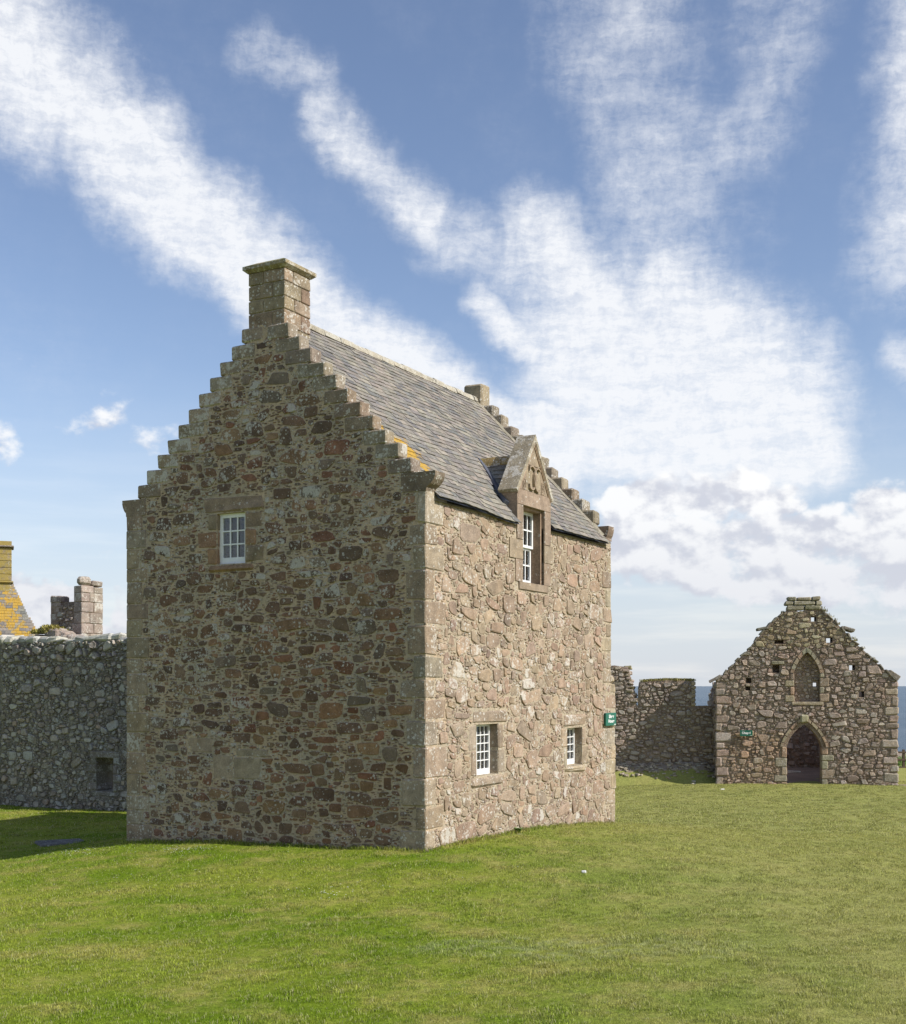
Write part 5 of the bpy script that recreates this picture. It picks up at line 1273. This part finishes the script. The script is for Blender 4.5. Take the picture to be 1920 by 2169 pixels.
# ================================================================== GRASS BLADES, DAISIES
HM = (Matrix.Rotation(-HRZ, 4, 'Z') @ Matrix.Translation((-ORG[0], -ORG[1], 0)))
def clump(name, n, rad, hgt, wd, seed):
    r_ = random.Random(seed); m = MB()
    for _ in range(n):
        a = r_.uniform(0, 6.28); rr = rad*math.sqrt(r_.random()); b_ = r_.uniform(0, 6.28); ln = hgt*r_.uniform(.45, 1.15); lean = ln*r_.uniform(.15, .95); tw_ = r_.uniform(0, 6.28)
        x, y = rr*math.cos(b_), rr*math.sin(b_); w_ = wd*r_.uniform(.7, 1.3); c = (r_.random(), r_.random(), 0, 1)
        ux, uy = math.cos(tw_)*w_/2, math.sin(tw_)*w_/2; lx, ly = math.cos(a)*lean, math.sin(a)*lean
        m.add([(x-ux, y-uy, -.01), (x+ux, y+uy, -.01), (x+lx*.45+ux*.8, y+ly*.45+uy*.8, ln*.6), (x+lx*.45-ux*.8, y+ly*.45-uy*.8, ln*.6), (x+lx, y+ly, ln*.85)], [(0, 1, 2, 3), (3, 2, 4)], c)
    me = bpy.data.meshes.new(name); me.from_pydata(m.v, [], m.f); at = me.color_attributes.new('tint', 'FLOAT_COLOR', 'POINT'); at.data.foreach_set('color', np.array(m.c, dtype=np.float32).ravel())
    me.materials.append(M_BLADE); return bpy.data.objects.new(name, me)
def scatter(name, src, pts, rots, scs, label):
    me = bpy.data.meshes.new(name); me.from_pydata([tuple(p) for p in pts], [], [])
    a = me.attributes.new('rot', 'FLOAT', 'POINT'); a.data.foreach_set('value', np.array(rots, dtype=np.float32))
    a = me.attributes.new('scl', 'FLOAT', 'POINT'); a.data.foreach_set('value', np.array(scs, dtype=np.float32))
    o = bpy.data.objects.new(name, me); COL.objects.link(o); tag(o, label, kind='stuff')
    ng = bpy.data.node_groups.new(name, 'GeometryNodeTree'); ng.interface.new_socket('Geometry', in_out='INPUT', socket_type='NodeSocketGeometry'); ng.interface.new_socket('Geometry', in_out='OUTPUT', socket_type='NodeSocketGeometry')
    N_ = ng.nodes; gi = N_.new('NodeGroupInput'); go_ = N_.new('NodeGroupOutput'); ip = N_.new('GeometryNodeInstanceOnPoints'); oi = N_.new('GeometryNodeObjectInfo'); oi.inputs['Object'].default_value = src; oi.inputs['As Instance'].default_value = True
    ra = N_.new('GeometryNodeInputNamedAttribute'); ra.data_type = 'FLOAT'; ra.inputs[0].default_value = 'rot'; sa = N_.new('GeometryNodeInputNamedAttribute'); sa.data_type = 'FLOAT'; sa.inputs[0].default_value = 'scl'
    cx = N_.new('ShaderNodeCombineXYZ'); L_ = ng.links.new
    L_(gi.outputs[0], ip.inputs['Points']); L_(oi.outputs['Geometry'], ip.inputs['Instance']); L_(ra.outputs['Attribute'], cx.inputs[2]); L_(cx.outputs[0], ip.inputs['Rotation']); L_(sa.outputs['Attribute'], ip.inputs['Scale']); L_(ip.outputs[0], go_.inputs[0])
    md = o.modifiers.new('scatter', 'NODES'); md.node_group = ng
    return o
nr = np.random.default_rng(8)
def field(y0, y1, dens, margin=.6):
    Wd = 2*(.385*y1+margin); n = int(Wd*(y1-y0)*dens); X = nr.uniform(-Wd/2, Wd/2, n); Y = nr.uniform(y0, y1, n)
    k = np.abs(X) < .385*Y+margin
    X, Y = X[k], Y[k]
    s_ = (X-ORG[0])*.4838+(Y-ORG[1])*.8752; u_ = -(X-ORG[0])*.8752+(Y-ORG[1])*.4838
    k = ~((s_ > -.0) & (s_ < 8.38) & (u_ > -.0) & (u_ < 6.5))
    k &= soil_at(X, Y) < .45
    lx = (X-COR[0])*math.cos(-CRZ)-(Y-COR[1])*math.sin(-CRZ); ly = (X-COR[0])*math.sin(-CRZ)+(Y-COR[1])*math.cos(-CRZ)
    k &= ~((lx > -.02) & (lx < 6.77) & (ly > -.02))
    k &= ~((np.abs(X-SLAB[0]) < .45) & (np.abs(Y-SLAB[1]) < .42))
    k &= ~((Y > 34.15+(-X-9.03)*.664) & (X < -4))
    X, Y = X[k], Y[k]
    return np.stack([X, Y, ground_z(X, Y)], 1)
for nm, y0, y1, dens, cl, lb in (('lawn_grass_near', 8.6, 14.5, 190, clump('grass_clump', 26, .075, .032, .0045, 1), 'short grass blades of the near lawn'),
                             ('lawn_grass_middle', 14.5, 26, 75, clump('grass_clump', 26, .11, .036, .0065, 2), 'short grass blades around the house'),
                             ('lawn_grass_far', 26, 49, 28, clump('grass_clump', 24, .17, .040, .011, 3), 'short grass blades of the far lawn')):
    pts = field(y0, y1, dens)
    nzs = np.array([noise.noise(Vector((p[0]*1.7, p[1]*1.7, 0))) for p in pts])
    inS = (((pts[:, 0]-1.35)/1.75)**2+((pts[:, 1]-12.75)/.62)**2) < 1
    sc_ = (.85+.5*nzs)*nr.uniform(.75, 1.25, len(pts))*np.where(inS, 1.22, 1.0)
    scatter(nm, cl, pts, nr.uniform(0, 6.28, len(pts)), sc_, lb)
# tall uncut fringe against the house walls
fr = []
for t in np.arange(0, 8.3, .03):
    p = hpt(t, -.03-abs(nr.normal(0, .03))); fr.append((p.x, p.y, gz(p.x, p.y)))
for t in np.arange(0, 6.5, .03):
    p = hpt(-.03-abs(nr.normal(0, .03)), t); fr.append((p.x, p.y, gz(p.x, p.y)))
fr = np.array(fr); scatter('wall_foot_grass', clump('grass_clump', 16, .06, .085, .008, 5), fr, nr.uniform(0, 6.28, len(fr)), nr.uniform(.5, 1.3, len(fr)), 'longer grass along the foot of the house walls')
dm = MB()
for (cx, cy, sx_, sy_, n) in ((175, 1800, 90, 10, 46), (385, 1803, 70, 7, 60), (700, 1890, 90, 14, 30), (140, 1810, 60, 8, 30), (300, 1850, 200, 40, 18), (900, 1850, 300, 60, 14)):
    for _ in range(n):
        px, py = nr.normal(cx, sx_*.6), nr.normal(cy, sy_*.6)
        if py < 1795: continue
        x, y = lawn_pt(px, py); zz = gz(x, y)+.035; r = .008
        dm.add([(x+r*math.cos(k*math.pi/3), y+r*math.sin(k*math.pi/3), zz+(.003 if k % 2 else 0)) for k in range(6)], [tuple(range(6))], (1, 1, 1, 0))
tag(dm.build('daisies', M_DAISY), 'scattered white daisies in the sunlit lawn left of the house', kind='stuff')
